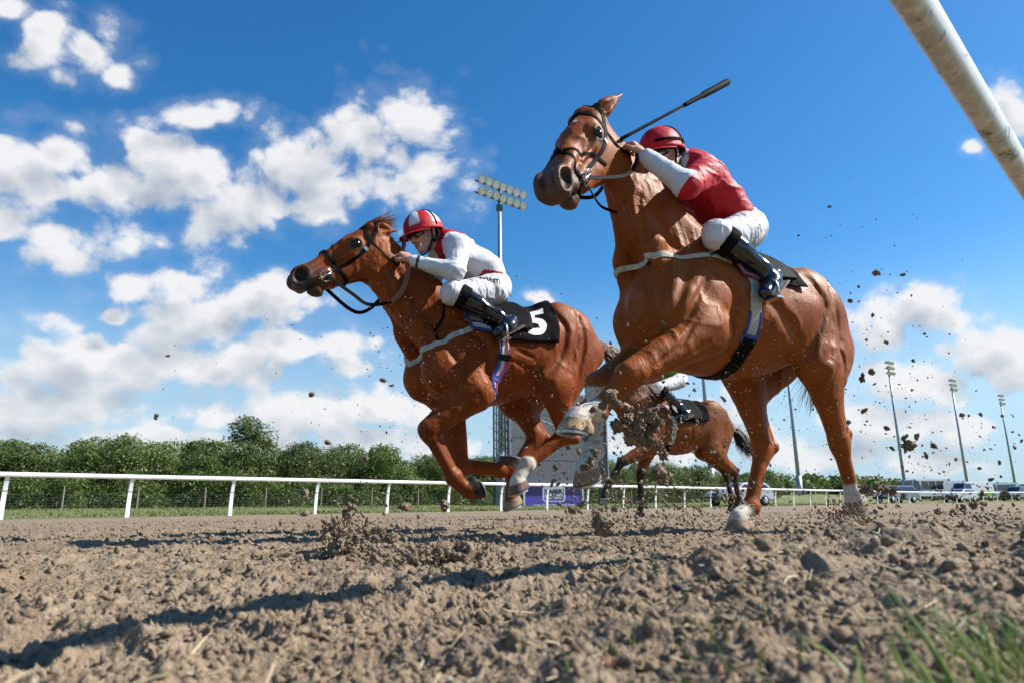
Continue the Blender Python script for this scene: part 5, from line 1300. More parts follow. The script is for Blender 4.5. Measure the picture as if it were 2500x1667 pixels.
make_girth(F2, f2, xg2, .03, 'striped white, red and blue elastic girth round the number 5 horse', 1.20, [('webbing', 0, .060, WHITECLOTH, .12, .80, .002), ('webbing', 0, .060, WHITECLOTH, -.80, -.12, .002), ('stripe', .020, .010, BLUECLOTH, .12, .78, .007), ('stripe', -.018, .010, REDCLOTH, .12, .78, .007),
    ('edge', -.034, .012, mat('purple_cloth', (.12, .03, .22), .7), .35, .9, .003), ('edge', .034, .012, BLUECLOTH, .35, .9, .003), ('belly_pad', 0, .078, LEATHER, .80, 1.20, .004), ('keeper', 0, .078, BLUECLOTH, .58, .61, .010), ('buckle_guard', 0, .074, LEATHER, .40, .46, .008)])
make_breastplate(F2, f2, [a2(1178, 778, .28), a2(1130, 802, .27), a2(1085, 825, .24), a2(1040, 848, .18), a2(1005, 872, .08), a2(992, 880, 0)], .034, 'cream breast girth strap across the chest of the number 5 horse',
    None, [a2(1072, 832, .24), a2(1068, 790, .22), a2(1085, 745, .18), a2(1078, 712, .08)])

# whip, held by the jockey in red
wa = R1['ha_L'] + A(.01, 0, .005); wb = a1(1778, 200, -.12); wd = nrm(wb - wa)
wr_ = empty('riding_whip', F1.w(wa), F1.rz); tag(wr_, 'black padded riding whip raised above the jockey in red', 'whip')
V, F = tube([wa - wd * .06, wa + wd * .02, lerp(wa, wb, .35), lerp(wa, wb, .52)], [.010, .0095, .0085, .0085], 10); mesh_obj('handle', V - wa, F, BLACKCLOTH, wr_, True)
WHIPM = mat('whip_black', (.0025, .0025, .0025), .7, spec=.04)
V, F = tube([lerp(wa, wb, .50), lerp(wa, wb, .53), lerp(wa, wb, .68), lerp(wa, wb, .72), lerp(wa, wb, .985), wb], [.010, .013, .014, .020, .022, .015], 12); mesh_obj('padded_end', V - wa, F, WHIPM, wr_, True)

# breeches lettering and boot badge of the jockey in white
org2 = G2['org']; tc = a2(1192, 676, .16)
V2, Ft = text_verts('vertem', .058, 0, .001); sx = nrm(a2(1210, 678, .2) - a2(1165, 681, .2))
decal('lettering', G2['breech'], V2, Ft, a2(1190, 679, .22), -nrm(A(1, 0, .04)) * 1.0, nrm(A(0.05, -.3, 1)), .017, mat('print_navy', (.006, .006, .015), .6), rider2, org2, .012, part_of(rider2, 'breeches'))
V2, Ft = text_verts('VERY DIFFERENT STOCKBROKERS', .0095, 0, 0)
decal('lettering', G2['breech'], V2, Ft, a2(1193, 689, .22), -nrm(A(1, 0, .04)), nrm(A(0.05, -.3, 1)), .017, mat('print_grey', (.25, .22, .28), .6), rider2, org2, .012, part_of(rider2, 'breeches'))
def tri_loop(pts, w):
    P = np.array(pts, float); c = P.mean(0); Q = c + (P - c) * (1 - w); n = len(P); V = np.vstack([P, Q]); F = []
    for i in range(n): j = (i + 1) % n; F += [(i, j, n + j), (i, n + j, n + i)]
    return V, F
sh = [(-.022, .010), (-.004, .018), (.016, .012), (.010, -.006), (.0, -.020), (-.006, -.006)]
V2, Ft = tri_loop(sh, .32); decal('logo', G2['breech'], V2[:, :2], Ft, a2(1150, 682, .24), -nrm(A(1, 0, .04)), nrm(A(0.05, -.3, 1)), .017, mat('print_blue', (.02, .22, .42), .6), rider2, org2, .008, part_of(rider2, 'breeches'))
V2, Ft = text_verts('~', .05, 0, .002); decal('logo', G2['breech'], V2, Ft, a2(1152, 678, .24), -nrm(A(1, 0, .04)), nrm(A(0.05, -.3, 1)), .0175, mat('print_red', (.45, .02, .06), .6), rider2, org2, .008, part_of(rider2, 'breeches'))
# ------------------------------------------------------------------ manes and tails
def strands(name, roots, dirs, length, n, mat_, parent, org, droop=(0, 0, -.3), spread=.25, r=.003, seed=1, seg=7, field=None):
    rg = np.random.default_rng(seed); V = []; F = []; base = 0
    for i in range(n):
        t = rg.random(); k = t * (len(roots) - 1); j = min(int(k), len(roots) - 2); fr_ = k - j
        p = lerp(roots[j], roots[j + 1], fr_) + rg.normal(0, .006, 3); d = nrm(lerp(dirs[j], dirs[j + 1], fr_) + rg.normal(0, spread, 3)); L = length * rg.uniform(.55, 1.1); pts = [p]
        cur = rg.normal(0, .25, 3)
        for s_ in range(seg):
            d = nrm(d + (np.array(droop) + cur) / seg); p = p + d * L / seg
            if field is not None:
                q = float(field.sample(p[None])[0])
                if q < .008: p = p + field.grad(p[None])[0] * (.008 - q)
            pts.append(p)
        rr = r * rg.uniform(.6, 1.3) * np.linspace(1, .15, seg + 1) ** .6
        v, f_ = tube(pts, rr, 3, False); V.append(v); F += [tuple(x + base for x in q) for q in f_]; base += len(v)
    return mesh_obj(name, np.concatenate(V) - org, F, mat_, parent, True)
Z0 = np.zeros(3)
hp2 = H2['p']; hp1 = H1['p']
# forelock and mane blown back on the number 5 horse
strands('forelock', [hp2(.06, -.005, .03), hp2(.03, -.012, 0), hp2(.02, -.005, -.03)], [A(-1, .12, .10)] * 3, .17, 260, HAIR, horse2, Z0, (-.2, 0, .15), .16, .0018, 3, field=f2)
crest2 = [f2.snap(q[None], .0)[0] for q in [a2(925, 560, 0), a2(960, 590, 0), a2(985, 625, 0), a2(1010, 660, 0), a2(1050, 695, 0)]]
strands('mane', crest2, [A(-.5, -.9, .25)] * 5, .13, 260, HAIR, horse2, Z0, (-.2, -.3, -.6), .22, .0022, 4, field=f2)
strands('tail', [A(-1.03, 0, 1.28), A(-1.07, 0, 1.22)], [A(-.9, 0, -.25)] * 2, .55, 900, HAIR, horse2, Z0, (-.3, 0, -.9), .09, .0019, 5, 10)
crest1 = [f1.snap(q[None], .0)[0] for q in [a1(1500, 292, 0), a1(1545, 345, 0), a1(1583, 417, 0), a1(1625, 482, 0), a1(1667, 524, 0)]]
strands('mane', crest1, [A(-.5, -.95, .05)] * 5, .15, 300, HAIR, horse1, Z0, (-.2, -.3, -.7), .2, .0024, 6, field=f1)
strands('tail', [A(-.82, -.02, 1.18), A(-.85, -.02, 1.10)], [A(-.55, -.5, -.6)] * 2, .50, 500, HAIR, horse1, Z0, (.1, -.2, -1.0), .06, .0018, 8, 10)
# ------------------------------------------------------------------ the third horse and its jockey, further back
F3 = Frame((2.2, 9.46), 68); a3 = F3.at
J3 = dict(poll=a3(1478, 912, 0), muz=a3(1414, 990, .0), throat=a3(1478, 985, 0), neck_top=A(.18, 0, 1.46), neck_base=A(.58, 0, 1.24),
    ears=[A(-.8, .1, .5), A(-.8, -.2, .4)],
    ScL=A(.15, .13, 1.44), ScR=A(.15, -.13, 1.44), ShL=A(.55, .18, 1.10), ShR=A(.55, -.18, 1.10),
    ElL=a3(1594, 1088, .2), KnL=a3(1516, 1128, .17), FeL=a3(1487, 1176, .15), ToL=a3(1466, 1216, .15), HeL=a3(1484, 1214, .15),
    ElR=a3(1584, 1090, -.17), KnR=a3(1563, 1160, -.12), FeR=a3(1563, 1228, -.12), ToR=a3(1552, 1262, -.12), HeR=a3(1570, 1262, -.12),
    HiL=A(-.52, .14, 1.36), StL=a3(1738, 1094, .2), HkL=a3(1792, 1154, .15), FhL=a3(1802, 1214, .13), ThL=a3(1790, 1246, .13), HhL=a3(1808, 1244, .13),
    HiR=A(-.5, -.15, 1.34), StR=a3(1716, 1098, -.16), HkR=a3(1768, 1150, -.12), FhR=a3(1786, 1212, -.12), ThR=a3(1776, 1248, -.12), HhR=a3(1794, 1246, -.12),
    BuL=A(-.78, .13, 1.16), BuR=A(-.76, -.13, 1.16))
T3 = [(.70, 1.28, 1.06, .07, 0), (.62, 1.38, .94, .15, 0), (.48, 1.48, .86, .22, .1), (.30, 1.54, .81, .26, .3), (.13, 1.555, .80, .28, .45), (-.06, 1.53, .80, .29, .4), (-.25, 1.52, .84, .29, .25), (-.45, 1.54, .94, .27, .1), (-.62, 1.52, 1.02, .24, 0), (-.78, 1.43, 1.05, .2, 0), (-.89, 1.30, 1.08, .12, 0)]
C3 = dict(coat=(.16, .044, .009), muzzle=(.03, .02, .018), legs=[dict(dark=.95), dict(dark=.95), dict(dark=.9), dict(dark=.9)])
horse3, f3, H3, L3 = make_horse('horse', F3, J3, T3, .013, C3, 'dark bay horse with black legs and tail, seen beneath the nearest horse', 'racehorses')
strands('tail', [A(-.82, 0, 1.26), A(-.87, 0, 1.18)], [A(-.95, 0, -.05)] * 2, .62, 900, DARKHAIR, horse3, Z0, (-.1, 0, -1.5), .09, .0035, 15, 10)
strands('mane', [f3.snap(q[None], 0.)[0] for q in (a3(1490, 915, 0), a3(1530, 935, 0), a3(1570, 958, 0), a3(1598, 972, 0))], [A(-.5, .75, .35)] * 4, .20, 300, DARKHAIR, horse3, Z0, (-.3, .2, -.9), .2, .003, 16, field=f3)
R3 = dict(head=a3(1566, 860, .0), fw=A(.92, .1, -.25), up=A(.2, 0, 1), neck=a3(1592, 875, 0), waist=a3(1640, 902, 0), pel=a3(1652, 924, 0),
    sh_L=a3(1606, 882, .19), el_L=a3(1580, 905, .26), wr_L=a3(1540, 905, .14), ha_L=a3(1526, 900, .08), hb_L=A(-.2, .85, .5),
    hip_L=a3(1655, 930, .12), kn_L=a3(1606, 946, .25), an_L=a3(1662, 992, .30), heel_L=a3(1686, 1008, .31), toe_L=a3(1662, 1022, .36))
for q_ in ('sh', 'el', 'wr', 'ha', 'hip', 'kn', 'an', 'heel', 'toe', 'hb'): R3[q_ + '_R'] = mirror(R3[q_ + '_L'])
GRN = np.array((.10, .36, .03))
rider3, G3 = make_rider(F3, R3, dict(silk=lambda V, P, hp: np.tile(GRN, (len(V), 1)), cap=lambda a, e: tuple(GRN), peak=tuple(GRN), thumb=-1), 'jockey in green silks and white breeches on the dark bay horse further back', .010)
s3, c3, o3 = make_saddle(F3, f3, 'small black racing saddle under the jockey in green', .06, -.25, 1.30, R3['toe_L'] + A(.02, -.02, -.045), 'black saddle cloth with a white number on the dark bay horse', (-.38, .05), lambda x: 1.24, mat('pad_black'), LEATHER, None)
V2, Ft = text_verts('1', .20, 0, .01); decal('number', f3, V2, Ft, a3(1696, 1000, .27), A(-1, 0, 0), nrm(A(0, -.4, .92)), .03, WHITECLOTH, c3, o3, .04, part_of(c3, 'cloth'))
make_girth(F3, f3, a3(1650, 1060, .28)[0], .05, 'cream elastic girth round the dark bay horse', 1.25, [('webbing', 0, .07, WEB, .10, .70, .002), ('belly_pad', 0, .08, LEATHER, .66, 1.34, .004)])
make_breastplate(F3, f3, [a3(1640, 985, .26), a3(1608, 986, .25), a3(1580, 994, .22), a3(1556, 1008, .15), a3(1540, 1018, .0)], .034, 'cream breast girth strap across the chest of the dark bay horse')
make_bridle(F3, f3, H3, 'dark leather bridle on the dark bay horse', False, [('rein', lambda H: [H['ringL'], a3(1470, 985, .12), a3(1520, 930, .1), R3['wr_L']], .02, LEATHER, (.1, .95, .25))])
# ------------------------------------------------------------------ trees, fence, screen, lights, vehicles
def leaf_mat(name, c1, c2):
    m = bpy.data.materials.new(name); m.use_nodes = True; nt = m.node_tree; n = N(nt); p = nt.nodes['Principled BSDF']
    oi = n.new('ShaderNodeObjectInfo'); g = n.new('ShaderNodeNewGeometry')
    c = n.mix(g.outputs['Random Per Island'], c1, c2); c = n.mix(n.m('MULTIPLY', oi.outputs['Random'], .75), c, (.075, .10, .028))
    n.put(p.inputs['Base Color'], c); p.inputs['Roughness'].default_value = .5
    tr = n.new('ShaderNodeBsdfTranslucent'); n.put(tr.inputs[0], n.mix(.5, c, (.12, .16, .02))); mx = n.new('ShaderNodeMixShader'); mx.inputs[0].default_value = .32
    nt.links.new(p.outputs[0], mx.inputs[1]); nt.links.new(tr.outputs[0], mx.inputs[2]); nt.links.new(mx.outputs[0], nt.nodes['Material Output'].inputs[0]); return m
LEAF = leaf_mat('leaves', (.080, .140, .026), (.175, .255, .055)); LEAF2 = leaf_mat('pale_leaves', (.105, .165, .042), (.21, .26, .08))
BARK = mat('bark', (.07, .055, .04), .9, bump=[(30, .02, 3)], noise=(8, .4))
def make_tree_mesh(seed, hgt, wid, nleaf, low=.15, leaf=.062, lumps=9, airy=0.0):
    rg = np.random.default_rng(seed); C = []
    for i in range(lumps):
        t = rg.uniform(low, 1); a = rg.uniform(0, 6.28); r = wid * (1 - .62 * abs(t - .45) / .6) * rg.uniform(.15, .75); C.append((r * math.cos(a), r * math.sin(a), hgt * t * .88, rg.uniform(.32, .55) * wid))
    C.append((0, 0, hgt * .80, wid * .5)); C.append((0, 0, hgt * .45, wid * .75)); C = np.array(C)
    k = rg.integers(0, len(C), nleaf); d = rg.normal(0, 1, (nleaf, 3)); d /= np.linalg.norm(d, axis=1)[:, None]; rad = C[k, 3] * rg.uniform(.55 - airy, 1.04, nleaf) ** (.6)
    P = C[k, :3] + d * rad[:, None] * (1, 1, .85); P += np.stack([fbm((P[:, 0] * 2 + i * 9, P[:, 1] * 2, P[:, 2] * 2), 2) for i in range(3)], 1) * .16 * wid
    P[:, 2] = np.maximum(P[:, 2], hgt * low * .4 + .05)
    u = rg.normal(0, 1, (nleaf, 3)); u = u * .7 + d * .0; u /= np.linalg.norm(u, axis=1)[:, None]; w = np.cross(u, d + rg.normal(0, .5, (nleaf, 3))); w /= np.linalg.norm(w, axis=1)[:, None] + 1e-9
    s_ = leaf * rg.uniform(.6, 1.4, nleaf)[:, None]
    V = np.stack([P - u * s_, P + w * s_ * .55, P + u * s_, P - w * s_ * .55], 1).reshape(-1, 3); F = np.arange(nleaf * 4).reshape(-1, 4)
    tb = MB(); top = np.array([rg.normal(0, .1), rg.normal(0, .1), hgt * .75]); tr = catmull([(0, 0, 0), (rg.normal(0, .06), rg.normal(0, .06), hgt * .3), top], 8); tb.tube(tr, np.linspace(.07, .02, 8) * hgt / 4.5, 7)
    for i in range(7):
        j = rg.integers(2, 7); e = C[i % len(C), :3]; tb.tube(catmull([tr[j], lerp(tr[j], e, .5) + rg.normal(0, .1, 3), e], 6), np.linspace(.028, .008, 6) * hgt / 4.5, 5)
    return V, F, tb
def tree_proto(name, seed, hgt, wid, nleaf, mt=None, **kw):
    V, F, tb = make_tree_mesh(seed, hgt, wid, nleaf, **kw); root = empty(name); mesh_obj('crown', V, F, mt or LEAF, root); tb.obj('trunk', BARK, root, True); return root
def place(proto, used, x, y, z, sc, rz, label, cat, group):
    o = proto if not used else copy_tree(proto); o.location = (x, y, z); o.scale = sc; o.rotation_euler = (0, 0, rz); tag(o, label, cat, group); return o
def px_of(P):
    d = np.asarray(P) - CAM; z = d @ _fw; return CX + FPX * (d @ _rt) / z, CY - FPX * (d @ _up) / z

FB = np.array([-23.0, 36.0]); FD = nrm(np.array([.81, .59])); FN = np.array([-FD[1], FD[0]])       # line of the wire fence
def build_trees():
    protos = [tree_proto('tree', 100 + i, 3.85, 2.05, 9000, LEAF if i % 3 else LEAF2, lumps=11) for i in range(5)]; used = [False] * 5
    shr = [tree_proto('shrub', 200 + i, 1.7, 1.25, 3200, LEAF, low=.1, leaf=.055) for i in range(3)]; us = [False] * 3
    rg = np.random.default_rng(5); order = ['foremost row', 'second row', 'back row']; cnt = 0
    for row in range(3):
        t = -14.0 + row * 1.2; i = 0
        while t < (74 if row < 2 else 66):
            q = FB + FD * t + FN * (4.0 + row * 3.0 + rg.uniform(-.6, .6)); k = int(rg.integers(0, 5)); hs = rg.uniform(.84, 1.12) * (1 - .0042 * max(t - 22, 0)) * (1 + .05 * row)
            x_, _ = px_of((q[0], q[1], 2))
            if -120 < x_ < 1885:
                place(protos[k], used[k], q[0], q[1], .2, (hs * rg.uniform(.9, 1.15), hs * rg.uniform(.9, 1.15), hs), rg.uniform(0, 6.28), ['tree in the foremost row behind the wire fence', 'tree in the second row behind the wire fence', 'tree in the back row behind the wire fence'][row], 'tree', 'belt trees, ' + order[row]); used[k] = True; cnt += 1
            t += rg.uniform(1.7, 2.5)
    for row in range(2):
      t = -13.0
      while t < 62:
        q = FB + FD * t + FN * (rg.uniform(1.2, 2.3) + 3.2 * row); k = int(rg.integers(0, 3)); hs = rg.uniform(.75, 1.2)
        place(shr[k], us[k], q[0], q[1], .2, (hs * 1.1, hs * 1.1, hs), rg.uniform(0, 6.28), ['low green shrub growing against the wire fence', 'low green shrub under the belt trees'][row], 'shrub', ['shrubs along the wire fence', 'shrubs under the belt trees'][row]); us[k] = True; t += rg.uniform(1.3, 2.0)
    tall = tree_proto('tree', 301, 7.2, 2.2, 5200, LEAF2, lumps=14, leaf=.075, airy=.3, low=.35); q = dpt(600, 1245, 47); place(tall, False, q[0], q[1], -.05, (1.5, 1.5, .92), .4, 'tallest tree, with an airy crown rising above the belt', 'tree', None)
    # low scrub far off on the right
    far = [tree_proto('bush', 400 + i, 4.2, 3.4, 1300, LEAF if i else LEAF2, low=.05, leaf=.30) for i in range(3)]; uf = [False] * 3
    for i, px_ in enumerate(np.linspace(1905, 2560, 34)):
        dd = 150 + 60 * (px_ - 1900) / 600 + rg.uniform(-12, 12); q = dpt(px_ + rg.uniform(-8, 8), 1225, dd); k = int(rg.integers(0, 3)); hs = rg.uniform(.75, 1.25) * (1.12 if px_ < 2200 else .85)
        place(far[k], uf[k], q[0], q[1], field_z(q[0], q[1]) - .1, (hs * 1.25, hs * 1.25, hs), rg.uniform(0, 6.28), 'distant bush on the right-hand skyline', 'bush', 'skyline bushes on the right'); uf[k] = True
build_trees()

WOOD = mat('weathered_wood', (.23, .19, .14), .85, bump=[(40, .01, 3)], noise=(12, .3)); WIRE = mat('wire', (.28, .28, .28), .5, .8)
def build_fence():
    root = empty('wire_fence', (FB[0], FB[1], .22)); tag(root, 'wire stock fence on wooden posts in front of the tree belt', 'fence'); me = None
    for k in range(-4, 26):
        q = FB + FD * (3.4 * k + .0)
        if me is None:
            o = MB().tube([(0, 0, -.3), (0, 0, .6), (.01, 0, 1.22)], [.050, .048, .046], 8).obj('post', WOOD, root); me = o.data
        else: o = link(bpy.data.objects.new('post', me), root)
        o.location = (q[0] - FB[0], q[1] - FB[1], 0); o.rotation_euler = (0, 0, k * 1.3)
    a = FD * 3.4 * -4; b = FD * 3.4 * 25
    for z in (.12, .25, .38, .51, .64, .80):
        MB().tube([(a[0], a[1], z), (b[0], b[1], z)], .0035, 5, False).obj('wire', WIRE, root)
    mb = MB()
    for t in np.arange(-13.6, 85, .30): q = FD * t; mb.tube([(q[0], q[1], .1), (q[0], q[1], .64)], .0022, 3, False)
    tag(mb.obj('wire_mesh', WIRE, root), kind='stuff')
build_fence()
def build_field_grass():
    rg = np.random.default_rng(9); n = 26000; s_ = rg.uniform(-8, 70, n); d = rg.uniform(.1, 1, n) ** 1.5 * 14; nn = far_n(s_) + .25 + d; X, Y = xy(nn, s_); gz = -.01 + .30 * sstep(d, .0, 14)
    a = rg.uniform(0, 6.28, n); hh = rg.uniform(.05, .13, n); w = rg.uniform(.015, .04, n); ux, uy = np.cos(a) * w, np.sin(a) * w; lx, ly = rg.normal(0, .03, n), rg.normal(0, .03, n)
    z = gz - .03; V = np.stack([np.stack([X - ux, Y - uy, z], 1), np.stack([X + ux, Y + uy, z], 1), np.stack([X + lx, Y + ly, z + hh], 1)], 1).reshape(-1, 3)
    o = mesh_obj('grass', V, np.arange(3 * n).reshape(-1, 3), leaf_mat('turf', (.12, .15, .03), (.22, .22, .07))); tag(o, 'short mown grass in tufts beyond the far rail', 'grass', kind='stuff')
build_field_grass()

GALV = mat('galvanised_steel', (.30, .34, .37), .5, .6, noise=(2, .15)); GALVD = mat('dark_steel', (.09, .12, .14), .5, .4); LAMP = mat('lamp_housing', (.45, .45, .44), .4, .5); LENS = mat('lamp_glass', (.60, .62, .62), .15, .0, coat=1.0)
SCREEN = mat('screen_mesh', (.15, .153, .16), .7, bump=[(9, .05, 5), (60, .01, 2)], noise=(3, .14)); WHITE = mat('white_paint', (.75, .75, .75), .5)
def light_mast(px_, base_py, top_py, hgt, label, rows, cols, yaw, rad, big=False):
    d = ray(px_, top_py); z0 = 0; dist = (hgt - CAM[2]) / d[2]; T = CAM + d * dist; root = empty('floodlight_mast', (T[0], T[1], 0)); tag(root, label, 'light mast', 'floodlight masts')
    h = hgt; MB().tube([(0, 0, -.5), (0, 0, h * .5), (0, 0, h)], [rad * 1.35, rad, rad * .62], 12).obj('pole', GALV, root, True); MB().tube([(0, 0, -.4), (0, 0, h * .16)], rad * 1.9, 12).obj('base_sleeve', GALV, root, True)
    ca, sa = math.cos(yaw), math.sin(yaw); ex = np.array([ca, sa, 0]); ey = np.array([-sa, ca, 0]); w = .70
    lp = None
    for r_ in range(rows):
        z = h - .2 + r_ * .95 - rows * .4; hw = (cols - 1) / 2 * w + .3; MB().tube([-ex * hw + [0, 0, z], ex * hw + [0, 0, z]], .09, 8).obj('crossbar', GALV, root)
        for c_ in range(cols):
            P = ex * ((c_ - (cols - 1) / 2) * w) + ey * -.36 + [0, 0, z + .1]
            if lp is None:
                mb = MB(); R = frame_z((0, -1, -.55), (0, 0, 1)); prof = [(.02, -.42), (.20, -.40), (.24, -.28), (.30, -.20), (.50, .18), (.52, .24)]; mb.lathe(prof, 14, R); lp = mb.obj('lamp', LAMP, root, True)
                m2 = MB(); m2.lathe([(.001, .20), (.25, .23), (.50, .20)], 14, R); l2 = m2.obj('lens', LENS, lp, True); o = lp
            else:
                o = link(bpy.data.objects.new('lamp', lp.data), root); link(bpy.data.objects.new('lens', l2.data), o)
            o.location = P; o.rotation_euler = (0, 0, yaw); o.scale = (.66, .66, .66)
    if big: MB().box((0, 0, h - 1.6), (.5, .5, .35)).obj('bracket', GALVD, root)
    return root
light_mast(1219, 1240, 462, 24.0, 'tall floodlight mast with two rows of round lamps above the number 5 horse', 2, 7, math.radians(42), .20, True)
for (p_, t_, lb) in ((1700, 700, 'floodlight mast rising behind the belly of the nearest horse'), (1912, 815, 'floodlight mast seen between the hind legs of the nearest horse'), (2168, 894, 'floodlight mast nearest to the hindquarters of the nearest horse'), (2322, 936, 'floodlight mast in the middle of the three on the right'), (2441, 972, 'floodlight mast at the far right edge')):
    light_mast(p_, 1200, t_, 24.0, lb, 3, 4, math.radians(38), .22)

def build_screen():
    D = 44.0; a = dpt(1247, 1180, D); b = dpt(1484, 1178, D * 1.04); tl = dpt(1247, 958, D)
    zb = a[2]; zt = a[2] + (tl[2] - a[2]) * 1.0; ex = nrm(np.array([b[0] - a[0], b[1] - a[1], 0])); W = np.linalg.norm((b - a)[:2]); ey = np.array([-ex[1], ex[0], 0]); R = np.stack([ex, ey, (0, 0, 1)], 1)
    root = empty('big_screen', (a[0], a[1], 0), math.atan2(ex[1], ex[0])); tag(root, 'large grey trackside screen on steel legs behind the horses', 'screen')
    H_ = zt - zb
    MB().box((W / 2, .35, zb + H_ / 2), (W, .7, H_)).obj('panel', SCREEN, root)
    for k in range(4): MB().box((W / 2, -.012, zb + H_ * (k + .5) / 4 + 0), (W - .08, .018, H_ / 4 - .05)).obj('front_panel', SCREEN, root)
    for (x, w) in ((-.03, .07), (W + .03, .07)): MB().box((x, .3, zb + H_ / 2), (w, .85, H_ + .1)).obj('side_trim', LAMP, root)
    MB().box((W / 2, .3, zb - .05), (W + .2, .9, .12)).obj('bottom_trim', WHITE, root)
    c0, c1 = dpt(1300, 1016, D * .99), dpt(1490, 1086, D * 1.02); iv = lambda q: np.array([(q - a)[:2] @ ex[:2], (q - a)[:2] @ ey[:2], q[2]])
    MB().tube([iv(c0), lerp(iv(c0), iv(c1), .5) - [0, 0, .06], iv(c1)], .018, 5).obj('cable', WHITE, root)
    # climbing tower at the left
    tw = .75; th = zt + .1
    for (dx, dy) in ((-.15, 0), (-.15, .7), (-.15 - tw, 0), (-.15 - tw, .7)): MB().box((dx, dy, th / 2 - .2), (.10, .10, th + .4)).obj('tower_leg', GALVD, root)
    for k in range(int(th / .55)):
        z = .4 + k * .55; MB().box((-.15 - tw / 2, 0, z), (tw + .25, .06, .06)).obj('tower_rung', GALVD, root); MB().tube([(-.15, .02, z), (-.15 - tw, .02, z + .5)], .03, 5).obj('tower_brace', GALVD, root)
    MB().box((.05, .3, zb / 2), (.55, .5, zb)).obj('leg', GALVD, root); MB().box((W - .25, .3, zb / 2), (.4, .5, zb)).obj('leg', GALVD, root)
    # sponsor board under it
    br = empty('advertising_board', (0, 0, 0)); tag(br, 'purple advertising board with white logo and web address below the screen', 'sign')
    c = dpt(1353, 1246, D * .985); br.location = (c[0], c[1], 0); br.rotation_euler = (0, 0, math.atan2(ex[1], ex[0]))
    bw = 140 / FPX * D * 1.0; bh = 52 / FPX * D; z0 = .03
    def bmat():
        m = bpy.data.materials.new('board_print'); m.use_nodes = True; n = N(m.node_tree); p = m.node_tree.nodes['Principled BSDF']; v = n.new('ShaderNodeTexCoord').outputs['Object']; z = n.xyz(v)[2]
        n.put(p.inputs['Base Color'], n.mix(n.ramp(z, bh * .62, bh * .52), (.020, .016, .095), (.105, .075, .42))); p.inputs['Roughness'].default_value = .5; return m
    MB().box((0, 0, z0 + bh / 2), (bw, .06, bh)).obj('board', bmat(), br)
    for x in (-bw / 2 - .06, bw / 2 + .06): MB().box((x, .02, bh / 2), (.09, .1, bh + .15)).obj('frame_post', WHITE, br)
    pw = mat('print_white', (.75, .75, .78), .5)
    def txt(s, size, x, z, nm, mt, bold=0): V2, F = text_verts(s, size, 0, bold); mesh_obj(nm, np.stack([V2[:, 0] + x, np.full(len(V2), -.036), V2[:, 1] + z], 1), F, mt, br)
    txt('www.laserelectrical.com', bh * .20, -.0, z0 + bh * .14, 'lettering', pw, .004)
    def rr(w, h, r, m=6): 
        o = []
        for (cx_, cz_, a0) in ((w / 2 - r, h / 2 - r, 0), (-w / 2 + r, h / 2 - r, 90), (-w / 2 + r, -h / 2 + r, 180), (w / 2 - r, -h / 2 + r, 270)):
            for i in range(m): a_ = math.radians(a0 + 90 * i / (m - 1)); o.append((cx_ + r * math.cos(a_), cz_ + r * math.sin(a_)))
        return np.array(o)
    P = rr(bw * .40, bh * .66, .18); q = P * .90; n_ = len(P); V = np.vstack([P, q]); F = [(i, (i + 1) % n_, n_ + (i + 1) % n_, n_ + i) for i in range(n_)]
    mesh_obj('logo_outline', np.stack([V[:, 0], np.full(len(V), -.036), V[:, 1] + z0 + bh * .62], 1), F, pw, br)
    P = rr(bw * .33, bh * .50, .13); mesh_obj('logo_panel', np.stack([P[:, 0], np.full(len(P), -.035), P[:, 1] + z0 + bh * .66], 1), [tuple(range(len(P)))], mat('print_silver', (.55, .56, .62), .4), br)
    dk = mat('print_dark', (.02, .02, .05), .5)
    V2, F = text_verts('LASER', bh * .26, 0, .02); mesh_obj('lettering', np.stack([V2[:, 0] * 1.15, np.full(len(V2), -.0385), V2[:, 1] + z0 + bh * .72], 1), F, dk, br)
    V2, F = text_verts('electrical', bh * .17, 0, .0); mesh_obj('lettering', np.stack([V2[:, 0] * 1.25, np.full(len(V2), -.0385), V2[:, 1] + z0 + bh * .52], 1), F, dk, br)
build_screen()

# vehicles parked on the grass beyond the far bend
GLASSD = mat('car_glass', (.015, .02, .025), .05, coat=1.0); TYRE = mat('tyre', (.02, .02, .02), .85); SILVER = mat('silver_paint', (.50, .51, .53), .3, .5, coat=.6); CARW = mat('white_car_paint', (.72, .72, .72), .35, coat=.6); GREYP = mat('grey_car_paint', (.22, .24, .27), .3, .4, coat=.6)
LIGHTW = mat('headlamp', (.8, .8, .8), .1, coat=1.0); LIGHTR = mat('tail_lamp', (.35, .01, .01), .2); HIVIZ = mat('yellow_green_check', (.45, .60, .05), .5); GREENP = mat('green_check', (.02, .25, .08), .5); BUMPER = mat('bumper', (.03, .03, .03), .6)
def loft_body(sections, width):
    """side profile (x, z) polygon rows bottom to top as a body with tumblehome: sections = list of (profile points, half width)"""
    V = []; F = []; n = len(sections[0][0])
    for (prof, hw) in sections:
        for (x, z) in prof: V.append((x, hw, z))
    m = len(sections)
    return V, F
